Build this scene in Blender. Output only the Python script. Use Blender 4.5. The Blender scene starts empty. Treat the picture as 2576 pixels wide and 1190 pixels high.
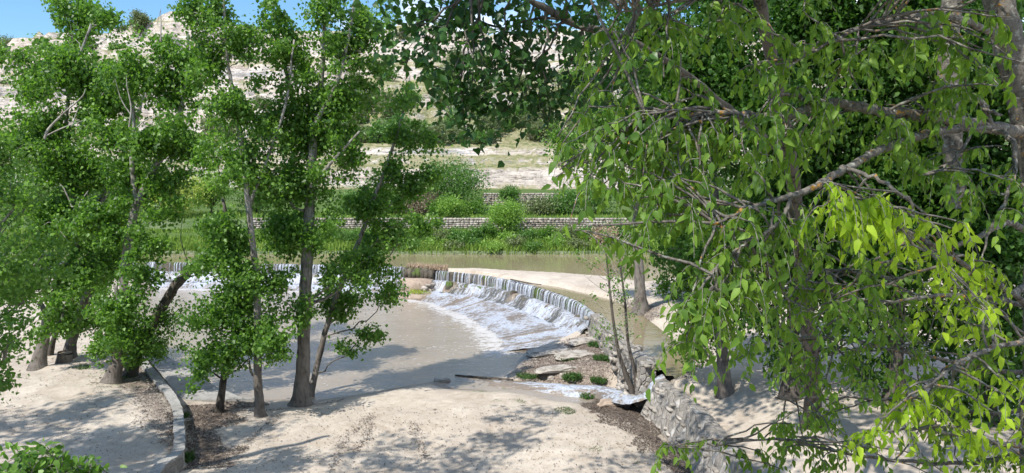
import bpy, math, random
import numpy as np
from mathutils import Vector
random.seed(7); rng = np.random.default_rng(7)
S = bpy.context.scene
COL = S.collection
R = math.radians

# ------------------------------------------------------------------ camera
CAMZ = 9.0; F = 1946.0; PITCH = math.atan((595-400)/F)
cam = bpy.data.cameras.new('camera'); camo = bpy.data.objects.new('camera', cam); COL.objects.link(camo)
camo.location = (0, 0, CAMZ); camo.rotation_euler = (R(90)-PITCH, 0, 0)
cam.sensor_width = 36; cam.lens = 36*F/2576; cam.clip_start = 0.05; cam.clip_end = 3000
S.camera = camo
# ------------------------------------------------------------------ sky, sun, exposure
SUN_ELEV = 52; SUN_AZ = 222       # azimuth clockwise from +Y (the view direction)
w = bpy.data.worlds.new("World"); S.world = w; w.use_nodes = True
nt = w.node_tree; nt.nodes.clear()
sky = nt.nodes.new('ShaderNodeTexSky'); sky.sky_type = 'NISHITA'; sky.sun_disc = False
sky.sun_elevation = R(SUN_ELEV); sky.sun_rotation = R(SUN_AZ); sky.dust_density = 0.15; sky.ozone_density = 5.0; sky.air_density = 1.15
tc = nt.nodes.new('ShaderNodeTexCoord'); mp = nt.nodes.new('ShaderNodeMapping'); mp.inputs['Scale'].default_value = (1, 1, 2.6)
mp.inputs['Location'].default_value = (0.35, 0.2, 0.0)
nz = nt.nodes.new('ShaderNodeTexNoise'); nz.inputs['Scale'].default_value = 3.2; nz.inputs['Detail'].default_value = 9; nz.inputs['Roughness'].default_value = .55
cr = nt.nodes.new('ShaderNodeValToRGB'); cr.color_ramp.elements[0].position = .53; cr.color_ramp.elements[1].position = .66
mxs = nt.nodes.new('ShaderNodeMixRGB'); mxs.inputs[2].default_value = (12, 12.3, 12.8, 1)
bg = nt.nodes.new('ShaderNodeBackground'); bg.inputs[1].default_value = 0.13
wo = nt.nodes.new('ShaderNodeOutputWorld')
L = nt.links.new
L(tc.outputs['Generated'], mp.inputs[0]); L(mp.outputs[0], nz.inputs['Vector']); L(nz.outputs[0], cr.inputs[0])
L(cr.outputs[0], mxs.inputs[0])
sx = nt.nodes.new('ShaderNodeSeparateXYZ'); L(tc.outputs['Generated'], sx.inputs[0])
mr = nt.nodes.new('ShaderNodeMapRange'); mr.inputs[1].default_value = -.32; mr.inputs[2].default_value = -.12; mr.inputs[3].default_value = -.13; mr.inputs[4].default_value = .05; L(sx.outputs[0], mr.inputs[0])
ad_ = nt.nodes.new('ShaderNodeMath'); L(nz.outputs[0], ad_.inputs[0]); L(mr.outputs[0], ad_.inputs[1]); L(ad_.outputs[0], cr.inputs[0]); tint = nt.nodes.new('ShaderNodeMixRGB'); tint.blend_type = 'MULTIPLY'; tint.inputs[0].default_value = 1; tint.inputs[2].default_value = (.74, .94, 1.08, 1); L(sky.outputs[0], tint.inputs[1]); L(tint.outputs[0], mxs.inputs[1]); L(mxs.outputs[0], bg.inputs[0]); L(bg.outputs[0], wo.inputs[0])
sun = bpy.data.lights.new('sun', 'SUN'); sun.energy = 5.0; sun.angle = R(0.5); sun.color = (1, .95, .87)
suno = bpy.data.objects.new('sun', sun); COL.objects.link(suno)
sd = Vector((math.sin(R(SUN_AZ))*math.cos(R(SUN_ELEV)), math.cos(R(SUN_AZ))*math.cos(R(SUN_ELEV)), math.sin(R(SUN_ELEV))))
suno.rotation_euler = sd.to_track_quat('Z', 'Y').to_euler(); suno.location = (-20, -20, 40)
S.view_settings.view_transform = 'Standard'; S.view_settings.look = 'None'; S.view_settings.gamma = 1
S.view_settings.exposure = 0.36
S.cycles.max_bounces = 7; S.cycles.diffuse_bounces = 4; S.cycles.glossy_bounces = 2; S.cycles.transmission_bounces = 4
S.cycles.transparent_max_bounces = 4; S.cycles.use_denoising = True
S.cycles.caustics_reflective = False; S.cycles.caustics_refractive = False

# ------------------------------------------------------------------ helpers
cp, sp_ = math.cos(PITCH), math.sin(PITCH)
def ray(u, v):
    X = (u-1288)/F; Y = (595-v)/F
    return np.array([X, cp+Y*sp_, -sp_+Y*cp])
def P(u, v, y):
    d = ray(u, v); return np.array([0, 0, CAMZ]) + d*(y/d[1])
def G(u, v, z=0.):
    d = ray(u, v); return np.array([0, 0, CAMZ]) + d*((z-CAMZ)/d[2])
def hsh(ix, iy, seed):
    n = (ix.astype(np.int64)*374761393 + iy.astype(np.int64)*668265263 + seed*974634777) & 0xffffffff
    n = ((n ^ (n >> 13))*1274126177) & 0xffffffff
    return ((n ^ (n >> 16)) & 0xffff)/65535.0
def vn(x, y, seed=0):
    x = np.asarray(x, float); y = np.asarray(y, float)
    ix = np.floor(x); iy = np.floor(y); fx = x-ix; fy = y-iy
    fx = fx*fx*(3-2*fx); fy = fy*fy*(3-2*fy)
    a = hsh(ix, iy, seed); b = hsh(ix+1, iy, seed); c = hsh(ix, iy+1, seed); d = hsh(ix+1, iy+1, seed)
    return (a*(1-fx)+b*fx)*(1-fy)+(c*(1-fx)+d*fx)*fy
def fbm(x, y, seed=0, o=4):
    s = 0; a = .5; t = 0
    for i in range(o):
        s = s+a*vn(x*2**i, y*2**i, seed+i*17); t += a; a *= .5
    return s/t
def inside(poly, x, y):
    r = np.zeros(x.shape, bool); n = len(poly)
    for i in range(n):
        x1, y1 = poly[i][:2]; x2, y2 = poly[(i+1) % n][:2]
        if y1 == y2: continue
        c = ((y1 > y) != (y2 > y)) & (x < (x2-x1)*(y-y1)/(y2-y1)+x1)
        r ^= c
    return r
def segdist(pts, x, y, closed=False):
    d = np.full(x.shape, 1e9); n = len(pts)
    for i in range(n if closed else n-1):
        x1, y1 = pts[i][:2]; x2, y2 = pts[(i+1) % n][:2]
        dx, dy = x2-x1, y2-y1; l = dx*dx+dy*dy+1e-12
        t = np.clip(((x-x1)*dx+(y-y1)*dy)/l, 0, 1)
        d = np.minimum(d, np.hypot(x-x1-t*dx, y-y1-t*dy))
    return d
def sdf(poly, x, y):
    d = segdist(poly, x, y, True); return np.where(inside(poly, x, y), d, -d)
def sstep(a, b, t):
    t = np.clip((t-a)/(b-a), 0, 1); return t*t*(3-2*t)
def gpoly(pts, z=0.): return [tuple(G(u, v, z)[:2]) for u, v in pts]
def lerp(a, b, t): return a*(1-t)+b*t
def catmull(pts, n=8):
    p = np.array(pts, float); p = np.vstack([2*p[0]-p[1], p, 2*p[-1]-p[-2]]); out = []
    for i in range(1, len(p)-2):
        for k in range(n):
            t = k/n
            out.append(.5*((2*p[i])+(-p[i-1]+p[i+1])*t+(2*p[i-1]-5*p[i]+4*p[i+1]-p[i+2])*t*t+(-p[i-1]+3*p[i]-3*p[i+1]+p[i+2])*t**3))
    out.append(p[-2]); return np.array(out)
def bez(a, b, c, n=6):
    t = np.linspace(0, 1, n)[:, None]; return a*(1-t)**2+2*b*t*(1-t)+c*t*t

def mesh_obj(name, verts, faces, mats, parent=None, smooth=False, uv=None, attrs=None, loops=None):
    """faces: list of tuples, or (N,k) int array"""
    me = bpy.data.meshes.new(name)
    verts = np.asarray(verts, np.float32)
    if isinstance(faces, np.ndarray):
        n, k = faces.shape
        me.vertices.add(len(verts)); me.vertices.foreach_set('co', verts.ravel())
        me.loops.add(n*k); me.loops.foreach_set('vertex_index', faces.ravel().astype(np.int32))
        me.polygons.add(n); me.polygons.foreach_set('loop_start', np.arange(0, n*k, k, dtype=np.int32))
        me.polygons.foreach_set('loop_total', np.full(n, k, np.int32)); me.update(calc_edges=True); me.validate()
    else:
        me.from_pydata(verts.tolist(), [], faces); me.update()
    if uv is not None:
        ul = me.uv_layers.new(name='UVMap'); li = np.empty(len(me.loops), np.int32); me.loops.foreach_get('vertex_index', li)
        ul.data.foreach_set('uv', np.asarray(uv, np.float32)[li].ravel())
    for an, av in (attrs or {}).items():
        a = me.attributes.new(an, 'FLOAT', 'POINT'); a.data.foreach_set('value', np.asarray(av, np.float32))
    for m in (mats if isinstance(mats, (list, tuple)) else [mats]): me.materials.append(m)
    if smooth: me.polygons.foreach_set('use_smooth', np.ones(len(me.polygons), bool))
    o = bpy.data.objects.new(name, me); COL.objects.link(o)
    if parent is not None: o.parent = parent
    return o
def place(o, loc):
    """move the object's origin to loc, keeping its mesh where it is"""
    loc = np.array(loc, np.float32); me = o.data
    c = np.empty(len(me.vertices)*3, np.float32); me.vertices.foreach_get('co', c)
    me.vertices.foreach_set('co', (c.reshape(-1, 3)-loc).ravel()); me.update(); o.location = loc
def tag(o, label, cat, group=None, kind=None):
    if label: o['label'] = label
    if cat: o['category'] = cat
    if group: o['group'] = group
    if kind: o['kind'] = kind
    return o
def empty(name, loc, label, cat, group=None):
    o = bpy.data.objects.new(name, None); COL.objects.link(o); o.location = loc; o.empty_display_size = .2
    return tag(o, label, cat, group)
def part(name, verts, faces, mat, root, smooth=False, **k):
    v = np.asarray(verts, float)-np.array(root.location)
    return mesh_obj(name, v, faces, mat, root, smooth, **k)
def grid_faces(nu, nv):
    i = np.arange(nu-1)[:, None]*nv+np.arange(nv-1)[None, :]
    i = i.ravel(); return np.stack([i, i+nv, i+nv+1, i+1], 1)

class Tubes:
    def __init__(s): s.v = []; s.f = []; s.n = 0
    def add(s, pts, rad, k=6, bump=0., cap=True):
        pts = np.asarray(pts, float); n = len(pts); rad = np.broadcast_to(np.asarray(rad, float), (n,))
        t = np.gradient(pts, axis=0); t /= np.linalg.norm(t, axis=1)[:, None]+1e-9
        ref = np.array([0, 0, 1.]) if abs(t[:, 2]).mean() < .8 else np.array([1., 0, 0])
        a = np.cross(t, ref); a /= np.linalg.norm(a, axis=1)[:, None]+1e-9; b = np.cross(t, a)
        an = np.linspace(0, 2*math.pi, k, endpoint=False)
        rr = rad[:, None]*np.ones(k)
        if bump: rr = rr*(1+bump*(vn(an[None, :]*1.6+rng.random()*50, np.arange(n)[:, None]*.7, 3)-.5)*2)
        v = pts[:, None]+a[:, None]*(np.cos(an)[None, :, None]*rr[..., None])+b[:, None]*(np.sin(an)[None, :, None]*rr[..., None])
        i = np.arange(n-1)[:, None]*k+np.arange(k)[None]; j = np.arange(n-1)[:, None]*k+(np.arange(k)[None]+1) % k
        s.f.append(np.stack([i, j, j+k, i+k], -1).reshape(-1, 4)+s.n); s.v.append(v.reshape(-1, 3)); s.n += n*k
        if cap and rad[-1] > .02:
            s.v.append(pts[-1:]); c = s.n; s.n += 1
            e = np.arange(k)+c-k; s.f.append(np.stack([e, np.roll(e, -1), np.full(k, c), np.full(k, c)], 1)[:, [0, 1, 2, 2]])
    def get(s):
        V = np.vstack(s.v); f = np.vstack(s.f); return V, f
def tube_obj(name, T, mat, root):
    V, f = T.get(); q = f[f[:, 2] != f[:, 3]]; t = f[f[:, 2] == f[:, 3]]
    if len(t) == 0: return part(name, V, q, mat, root, smooth=True)
    return part(name, V, [tuple(x) for x in q.tolist()]+[tuple(x[:3]) for x in t.tolist()], mat, root, smooth=True)

def leaf_mesh(pos, tip, nrm, ln, wd, detail=0, fold=.25, curl=.15):
    """leaf blades: pos (N,3) stalk end; tip, nrm directions; ln, wd sizes"""
    N = len(pos); tip = tip/(np.linalg.norm(tip, axis=1)[:, None]+1e-9)
    sd_ = np.cross(tip, nrm); sd_ /= np.linalg.norm(sd_, axis=1)[:, None]+1e-9; nr = np.cross(sd_, tip)
    ln = ln[:, None]; wd = wd[:, None]
    def pt(a, b, c): return pos+tip*ln*a+sd_*wd*b+nr*ln*c
    if detail == 0:
        V = np.stack([pt(0, 0, 0), pt(.36, -.5, fold*.5), pt(1, 0, -curl), pt(.36, .5, fold*.5)], 1)
        f = np.array([[0, 1, 2], [0, 2, 3]])
    elif detail == 1:      # heart shaped
        V = np.stack([pt(0, 0, 0), pt(-.02, -.32, .05), pt(.3, -.52, .1), pt(.68, -.24, .02), pt(1, 0, -curl), pt(.68, .24, .02), pt(.3, .52, .1), pt(-.02, .32, .05)], 1)
        f = np.array([[0, 1, 2, 3], [0, 3, 4, 4], [0, 4, 5, 5], [0, 5, 6, 7]])
    else:                  # slender pointed leaf folded on its midrib
        V = np.stack([pt(0, 0, 0), pt(.33, 0, 0), pt(.7, 0, -curl*.35), pt(1.0, 0, -curl),
                      pt(.25, -.46, fold*.25), pt(.62, -.34, fold*.12-curl*.3), pt(.25, .46, fold*.25), pt(.62, .34, fold*.12-curl*.3)], 1)
        f = np.array([[0, 4, 1, 1], [4, 5, 2, 1], [5, 3, 2, 2], [0, 1, 6, 6], [6, 1, 2, 7], [7, 2, 3, 3]])
    k = V.shape[1]; V = V.reshape(-1, 3)
    Fs = (np.arange(N)[:, None, None]*k+f[None]).reshape(-1, f.shape[1])
    return V, Fs
def leaf_obj(name, V, Fs, mat, root):
    if Fs.shape[1] == 3: return part(name, V, Fs, mat, root)
    q = Fs[Fs[:, 2] != Fs[:, 3]]; t = Fs[Fs[:, 2] == Fs[:, 3]][:, :3]
    me = bpy.data.meshes.new(name); V = (V-np.array(root.location)).astype(np.float32)
    me.vertices.add(len(V)); me.vertices.foreach_set('co', V.ravel())
    li = np.concatenate([q.ravel(), t.ravel()]).astype(np.int32); me.loops.add(len(li)); me.loops.foreach_set('vertex_index', li)
    n = len(q)+len(t); me.polygons.add(n)
    st = np.concatenate([np.arange(len(q))*4, len(q)*4+np.arange(len(t))*3]).astype(np.int32)
    me.polygons.foreach_set('loop_start', st)
    me.polygons.foreach_set('loop_total', np.concatenate([np.full(len(q), 4), np.full(len(t), 3)]).astype(np.int32))
    me.update(calc_edges=True); me.materials.append(mat)
    o = bpy.data.objects.new(name, me); COL.objects.link(o); o.parent = root; return o
def rnd_dirs(n, bias=(0, 0, 0), s=1.):
    d = rng.normal(size=(n, 3)); d /= np.linalg.norm(d, axis=1)[:, None]; return d*s+np.array(bias)

# stones: rounded, jittered blocks gathered into one mesh
_g = [(i, j, k) for i in (-1, 0, 1) for j in (-1, 0, 1) for k in (-1, 0, 1) if (i, j, k) != (0, 0, 0)]
_gi = {p: n for n, p in enumerate(_g)}; _gf = []
for ax in range(3):
    for sg in (-1, 1):
        o1, o2 = [a for a in range(3) if a != ax]
        for a in (-1, 0):
            for b in (-1, 0):
                q = []
                for (da, db) in ((0, 0), (1, 0), (1, 1), (0, 1)):
                    p = [0, 0, 0]; p[ax] = sg; p[o1] = a+da; p[o2] = b+db; q.append(_gi[tuple(p)])
                flip = (sg == 1) == (ax == 1)
                _gf.append(q[::-1] if flip else q)
_g = np.array(_g, float); _gf = np.array(_gf)
class Stones:
    def __init__(s): s.v = []; s.f = []; s.n = 0
    def add(s, c, size, rot=0., rnd=.35, jit=.12, tilt=0.):
        p = _g*(1-rnd)+_g/np.linalg.norm(_g, axis=1)[:, None]*rnd
        p = p+rng.normal(size=p.shape)*jit; p = p*np.array(size)*.5
        if tilt: a = rng.normal()*tilt; p = p @ np.array([[1, 0, 0], [0, math.cos(a), -math.sin(a)], [0, math.sin(a), math.cos(a)]])
        c_, s_ = math.cos(rot), math.sin(rot); p = p @ np.array([[c_, s_, 0], [-s_, c_, 0], [0, 0, 1]])
        s.v.append(p+np.array(c)); s.f.append(_gf+s.n); s.n += 26
    def get(s): return np.vstack(s.v), np.vstack(s.f)

# ------------------------------------------------------------------ materials
class NT:
    def __init__(s, name):
        s.m = bpy.data.materials.new(name); s.m.use_nodes = True; s.t = s.m.node_tree; s.t.nodes.clear()
        s.out = s.t.nodes.new('ShaderNodeOutputMaterial')
    def n(s, t, **k):
        x = s.t.nodes.new('ShaderNode'+t)
        for a, b in k.items(): setattr(x, a, b)
        return x
    def l(s, a, b): s.t.links.new(a, b)
    def ramp(s, src, stops, interp='LINEAR'):
        r = s.n('ValToRGB'); e = r.color_ramp.elements; r.color_ramp.interpolation = interp
        while len(e) > 1: e.remove(e[-1])
        for i, (p, c) in enumerate(stops):
            if not isinstance(c, (tuple, list)): c = (c, c, c)
            x = e[0] if i == 0 else e.new(p)
            x.position = p; x.color = tuple(c)+(1,) if len(c) == 3 else c
        s.l(src, r.inputs[0]); return r.outputs[0]
    def noise(s, vec, scale, detail=4, rough=.55, dist=0., sc=None):
        if sc:
            mm = s.n('Mapping'); mm.inputs['Scale'].default_value = sc; s.l(vec, mm.inputs[0]); vec = mm.outputs[0]
        x = s.n('TexNoise'); x.inputs['Scale'].default_value = scale; x.inputs['Detail'].default_value = detail
        x.inputs['Roughness'].default_value = rough; x.inputs['Distortion'].default_value = dist; s.l(vec, x.inputs['Vector']); return x.outputs[0]
    def mix(s, f, a, b, mode='MIX'):
        x = s.n('MixRGB', blend_type=mode)
        for i, q in ((0, f), (1, a), (2, b)):
            if isinstance(q, (int, float)): x.inputs[i].default_value = q if i == 0 else (q, q, q, 1)
            elif isinstance(q, tuple): x.inputs[i].default_value = q+(1,)
            else: s.l(q, x.inputs[i])
        return x.outputs[0]
    def math(s, op, a, b=0., clamp=False):
        x = s.n('Math', operation=op, use_clamp=clamp)
        for i, q in ((0, a), (1, b)):
            if isinstance(q, (int, float)): x.inputs[i].default_value = q
            else: s.l(q, x.inputs[i])
        return x.outputs[0]
    def bump(s, h, strength=.5, dist=.05, normal=None):
        b = s.n('Bump'); b.inputs['Strength'].default_value = strength; b.inputs['Distance'].default_value = dist; s.l(h, b.inputs['Height'])
        if normal is not None: s.l(normal, b.inputs['Normal'])
        return b.outputs[0]
    def princ(s, col, rough=.8, spec=.3, normal=None):
        p = s.n('BsdfPrincipled')
        if isinstance(col, tuple): p.inputs['Base Color'].default_value = col+(1,)
        else: s.l(col, p.inputs['Base Color'])
        if isinstance(rough, (int, float)): p.inputs['Roughness'].default_value = rough
        else: s.l(rough, p.inputs['Roughness'])
        p.inputs['Specular IOR Level'].default_value = spec
        if normal is not None: s.l(normal, p.inputs['Normal'])
        return p.outputs[0]
    def done(s, sh): s.l(sh, s.out.inputs[0]); return s.m
    def obj(s): return s.n('TexCoord').outputs['Object']
    def pos(s): return s.n('NewGeometry').outputs['Position']
    def uv(s): return s.n('TexCoord').outputs['UV']
    def attr(s, a): x = s.n('Attribute'); x.attribute_name = a; return x.outputs['Fac']

def m_leaf(name, dark, mid, light, trans, tf=.4, rough=.42, spec=.45):
    t = NT(name); g = t.n('NewGeometry')
    c = t.ramp(g.outputs['Random Per Island'], [(0, dark), (.5, mid), (.8, light), (1, tuple(min(1, x*1.35+.01) for x in light))])
    nz = t.noise(t.pos(), .9, 2); c = t.mix(t.ramp(nz, [(.35, 0.), (.7, .45)]), c, light)
    p = t.princ(c, rough, spec); tr = t.n('BsdfTranslucent')
    tc_ = t.mix(g.outputs['Random Per Island'], trans, tuple(x*1.35 for x in trans)); t.l(tc_, tr.inputs[0])
    m = t.n('MixShader'); m.inputs[0].default_value = tf; t.l(p, m.inputs[1]); t.l(tr.outputs[0], m.inputs[2])
    return t.done(m.outputs[0])
M = {}
M['poplar_leaf'] = m_leaf('poplar_leaf', (.026, .068, .014), (.06, .14, .022), (.135, .25, .04), (.2, .42, .035), .38, .45, .4)
M['poplar_leaf_light'] = m_leaf('poplar_leaf_light', (.035, .09, .018), (.075, .165, .03), (.17, .29, .06), (.2, .42, .03), .38, .45, .45)
M['shade_leaf'] = m_leaf('shade_leaf', (.011, .04, .01), (.022, .068, .014), (.05, .12, .024), (.07, .2, .02), .24, .4, .35)  # darker copy of the poplar leaf; backlit shade is put into the colour
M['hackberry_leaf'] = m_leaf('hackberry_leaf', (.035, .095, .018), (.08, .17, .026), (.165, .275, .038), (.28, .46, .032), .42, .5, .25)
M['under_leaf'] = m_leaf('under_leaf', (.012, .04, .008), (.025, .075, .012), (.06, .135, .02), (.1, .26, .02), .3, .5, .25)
M['sunlit_leaf'] = m_leaf('sunlit_leaf', (.08, .17, .013), (.18, .3, .02), (.32, .46, .035), (.55, .75, .04), .5, .5, .25)  # brighter hackberry leaf; sunshine through the blades is put into the colour
M['bush_leaf'] = m_leaf('bush_leaf', (.035, .09, .02), (.07, .16, .03), (.12, .24, .045), (.17, .35, .05), .35)
M['bright_bush'] = m_leaf('bright_bush', (.09, .2, .03), (.16, .3, .045), (.25, .4, .07), (.3, .5, .07), .38)
M['olive_bush'] = m_leaf('olive_bush', (.07, .1, .04), (.12, .16, .06), (.19, .23, .09), (.2, .26, .08), .25)
M['yellow_bush'] = m_leaf('yellow_bush', (.2, .28, .04), (.3, .38, .06), (.42, .46, .1), (.5, .6, .1), .4)
M['dry_twigs'] = m_leaf('dry_twigs', (.12, .09, .06), (.2, .15, .1), (.32, .25, .17), (.2, .15, .1), .15)
M['grass'] = m_leaf('grass', (.08, .18, .025), (.15, .26, .04), (.25, .34, .07), (.26, .4, .05), .3, .6, .2)
M['dry_grass'] = m_leaf('dry_grass', (.33, .24, .16), (.46, .35, .25), (.56, .45, .33), (.4, .3, .2), .3, .7, .1)
M['weed'] = m_leaf('weed', (.03, .07, .02), (.05, .11, .03), (.08, .16, .04), (.08, .17, .03), .25, .6, .2)
M['litter'] = m_leaf('litter', (.05, .042, .038), (.1, .08, .07), (.19, .15, .12), (.05, .03, .02), .08, .75, .2)

def m_bark(name, lo, hi, dark, z0=0, z1=1, lichen=None, sc=(9, 9, 2.2)):
    t = NT(name); p = t.pos(); n1 = t.noise(p, 1., 6, .65, .4, sc=sc)
    n2 = t.noise(p, 2.2, 4, .6)
    sep = t.n('SeparateXYZ'); t.l(p, sep.inputs[0])
    f = t.n('MapRange'); f.inputs[1].default_value = z0; f.inputs[2].default_value = z1; t.l(sep.outputs[2], f.inputs[0])
    base = t.mix(f.outputs[0], lo, hi)
    c = t.mix(t.ramp(n1, [(.38, 1.), (.52, 0.)]), base, dark)
    c = t.mix(t.ramp(n2, [(.3, 0.), (.75, .35)]), c, tuple(min(1, x*1.5) for x in hi))
    if lichen:
        n3 = t.noise(p, 13., 6, .7); c = t.mix(t.ramp(n3, [(lichen, 0.), (lichen+.05, .85)]), c, (.55, .27, .03))
        n4 = t.noise(p, 16., 4, .6); c = t.mix(t.ramp(n4, [(.58, 0.), (.64, .6)]), c, (.42, .43, .38))
    return t.done(t.princ(c, .9, .15, t.bump(n1, .8, .05)))
M['poplar_bark'] = m_bark('poplar_bark', (.125, .105, .09), (.28, .265, .24), (.04, .033, .028), 1.5, 9)
M['dark_bark'] = m_bark('dark_bark', (.08, .07, .06), (.12, .105, .09), (.02, .018, .015), 0, 5)
M['twig'] = m_bark('twig', (.3, .27, .22), (.4, .38, .34), (.12, .1, .08), 0, 6)
M['near_bark'] = m_bark('near_bark', (.13, .115, .1), (.17, .155, .135), (.05, .043, .037), 0, 8, .6, (14, 14, 14))
M['near_twig'] = m_bark('near_twig', (.2, .18, .15), (.27, .25, .22), (.1, .09, .08), 0, 8, .66, (30, 30, 30))
M['cut_wood'] = m_bark('cut_wood', (.42, .30, .2), (.45, .33, .22), (.2, .14, .1), 0, 5)
M['dead_wood'] = m_bark('dead_wood', (.3, .27, .24), (.33, .31, .28), (.14, .12, .1), 0, 8)

def m_ground():
    t = NT('sand'); p = t.pos()
    a = t.noise(p, .35, 4, .6); b = t.noise(p, 3.5, 6, .7); c = t.noise(p, 26, 5, .7); d = t.noise(p, 9, 6, .8, 1.5, sc=(1, .55, 1))
    col = t.ramp(a, [(.3, (.46, .40, .335)), (.55, (.55, .485, .405)), (.75, (.61, .545, .465))])
    col = t.mix(t.ramp(b, [(.35, .35), (.6, 0.)]), col, (.36, .29, .225))
    col = t.mix(t.ramp(c, [(.35, .3), (.5, 0.), (.66, 0.), (.72, .25)]), col, (.25, .2, .16))
    col = t.mix(t.ramp(d, [(.57, 0.), (.66, .6)]), col, (.22, .165, .12)); e5 = t.noise(p, 1.1, 7, .75, 1.); col = t.mix(t.ramp(e5, [(.36, .55), (.5, 0.)]), col, (.34, .27, .2)); col = t.mix(t.ramp(e5, [(.56, 0.), (.68, .5)]), col, (.68, .6, .5))
    lit = t.math('ADD', t.attr('litter'), t.math('MULTIPLY', t.math('SUBTRACT', d, .5), 1.6))
    col = t.mix(t.ramp(lit, [(.42, 0.), (.62, .85)]), col, (.15, .115, .095))
    gr = t.math('ADD', t.attr('grass'), t.math('MULTIPLY', t.math('SUBTRACT', b, .5), 1.8))
    col = t.mix(t.ramp(gr, [(.45, 0.), (.7, .8)]), col, (.13, .2, .05))
    wet = t.math('ADD', t.attr('wet'), t.math('MULTIPLY', t.math('SUBTRACT', b, .5), .7))
    wf = t.ramp(wet, [(.4, 0.), (.6, 1.)])
    col = t.mix(t.math('MULTIPLY', wf, .75), col, (.2, .165, .13))
    rg = t.ramp(wf, [(0, .95), (1, .45)])
    h = t.math('ADD', t.mix(.5, b, c), t.math('MULTIPLY', e5, 1.5)); return t.done(t.princ(col, rg, .3, t.bump(h, .7, .08)))
M['sand'] = m_ground()
def m_hill():
    t = NT('rock'); p = t.pos(); g = t.n('NewGeometry'); sep = t.n('SeparateXYZ'); t.l(g.outputs['Normal'], sep.inputs[0])
    n1 = t.noise(p, .25, 6, .65, .6, sc=(.35, .35, 3.5)); n2 = t.noise(p, .8, 7, .75, 1.2); n3 = t.noise(p, .07, 4, .6); nb = t.noise(p, .55, 8, .75, .8, sc=(.5, .5, 3.))
    rock = t.ramp(n1, [(.3, (.34, .27, .21)), (.42, (.56, .49, .425)), (.56, (.66, .59, .53)), (.64, (.38, .38, .385)), (.75, (.50, .40, .31))])
    rock = t.mix(t.ramp(n2, [(.36, .55), (.48, 0.)]), rock, (.3, .25, .2)); n6 = t.noise(p, 1., 6, .75, .8, sc=(1.1, 1.1, .35)); rock = t.mix(t.ramp(n6, [(.36, .45), (.45, 0.), (.6, 0.), (.66, .2)]), rock, (.36, .3, .26)); n5 = t.noise(p, 2.6, 5, .8, .6, sc=(.6, .6, 1.6)); rock = t.mix(t.ramp(n5, [(.36, .7), (.46, 0.)]), rock, (.2, .165, .14))
    rock = t.mix(t.ramp(nb, [(.36, .9), (.43, 0.)]), rock, (.13, .105, .09)); nc = t.noise(p, 1., 5, .7, .5, sc=(.12, .12, 2.2)); rock = t.mix(t.ramp(nc, [(.455, 0.), (.475, .85), (.485, .85), (.50, 0.)]), rock, (.1, .085, .075))
    soil = t.ramp(t.mix(.5, n2, n5), [(.38, (.09, .125, .045)), (.47, (.19, .2, .09)), (.56, (.34, .3, .19)), (.66, (.5, .43, .34))])
    f = t.math('ADD', sep.outputs[2], t.math('MULTIPLY', t.math('SUBTRACT', n2, .5), .9))
    f = t.math('ADD', f, t.math('MULTIPLY', t.math('SUBTRACT', n3, .5), .9)); f = t.math('ADD', f, t.attr('talus'))
    c = t.mix(t.ramp(f, [(.66, 0.), (.88, 1.)]), rock, soil)
    c = t.mix(t.attr('grass'), c, (.07, .13, .03))
    h = t.mix(.5, nb, n2)
    return t.done(t.princ(c, .95, .1, t.bump(h, .9, .5)))
M['rock'] = m_hill()
def m_water(name, deep, foam_amt, sc, bumpd):
    t = NT(name); p = t.pos()
    big = t.noise(p, .09, 3, .5, .5); r1 = t.noise(p, 1.7, 5, .65, .9, sc=sc); r2 = t.noise(p, 5.5, 4, .6, .6, sc=sc); r3 = t.noise(p, .5, 4, .6, 1., sc=sc)
    col = t.mix(t.ramp(big, [(.35, 0.), (.65, 1.)]), deep, tuple(x*1.18 for x in deep))
    col = t.mix(t.ramp(r3, [(.4, .3), (.6, 0.)]), col, tuple(x*.82 for x in deep))
    fo = t.math('ADD', r2, t.math('MULTIPLY', t.math('SUBTRACT', r1, .5), .7))
    fo = t.math('ADD', fo, t.math('MULTIPLY', t.attr('foam'), .6))
    fm = t.ramp(fo, [(foam_amt, 0.), (foam_amt+.07, .7), (foam_amt+.3, 1.)])
    col = t.mix(t.math('MULTIPLY', fm, .75), col, (.6, .6, .6))
    h = t.math('ADD', r1, t.math('MULTIPLY', r2, .35)); h = t.math('ADD', h, t.math('MULTIPLY', r3, .6))
    return t.done(t.princ(col, t.ramp(fm, [(0, .06), (1, .6)]), .8, t.bump(h, .28, bumpd)))
M['pool'] = m_water('pool_water', (.28, .235, .18), .675, (.75, 1.5, 1), .10)
M['river'] = m_water('river_water', (.235, .195, .12), .9, (.4, .9, 1), .03)
def m_fall(name, su, sv, lo, hi, dark=(.09, .085, .07), white=(.50, .54, .61)):  # blue-grey foam tint carries sky light and shade in the colour
    t = NT(name); u = t.uv(); a = t.noise(u, 1., 5, .6, .3, sc=(su, sv, 1)); b = t.noise(u, 1., 3, .5, .4, sc=(su*.12, sv*.25, 1)); c2 = t.noise(t.pos(), 9., 4, .7)
    f = t.math('ADD', a, t.math('MULTIPLY', t.math('SUBTRACT', b, .5), .9)); f = t.math('ADD', f, t.math('MULTIPLY', t.math('SUBTRACT', c2, .5), .45))
    f = t.math('ADD', f, t.attr('foam'))
    m = t.ramp(f, [(lo, 0.), (hi, 1.)])
    col = t.mix(m, t.mix(t.ramp(b, [(.4, 0.), (.6, 1.)]), dark, (.27, .215, .16)), t.mix(t.ramp(c2, [(.35, 0.), (.6, 1.)]), (.27, .30, .36), white))
    return t.done(t.princ(col, t.ramp(m, [(0, .2), (1, .38)]), .6, t.bump(f, 1., .08)))
M['fall'] = m_fall('cascade_water', 7, 1.8, .38, .6)
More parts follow.
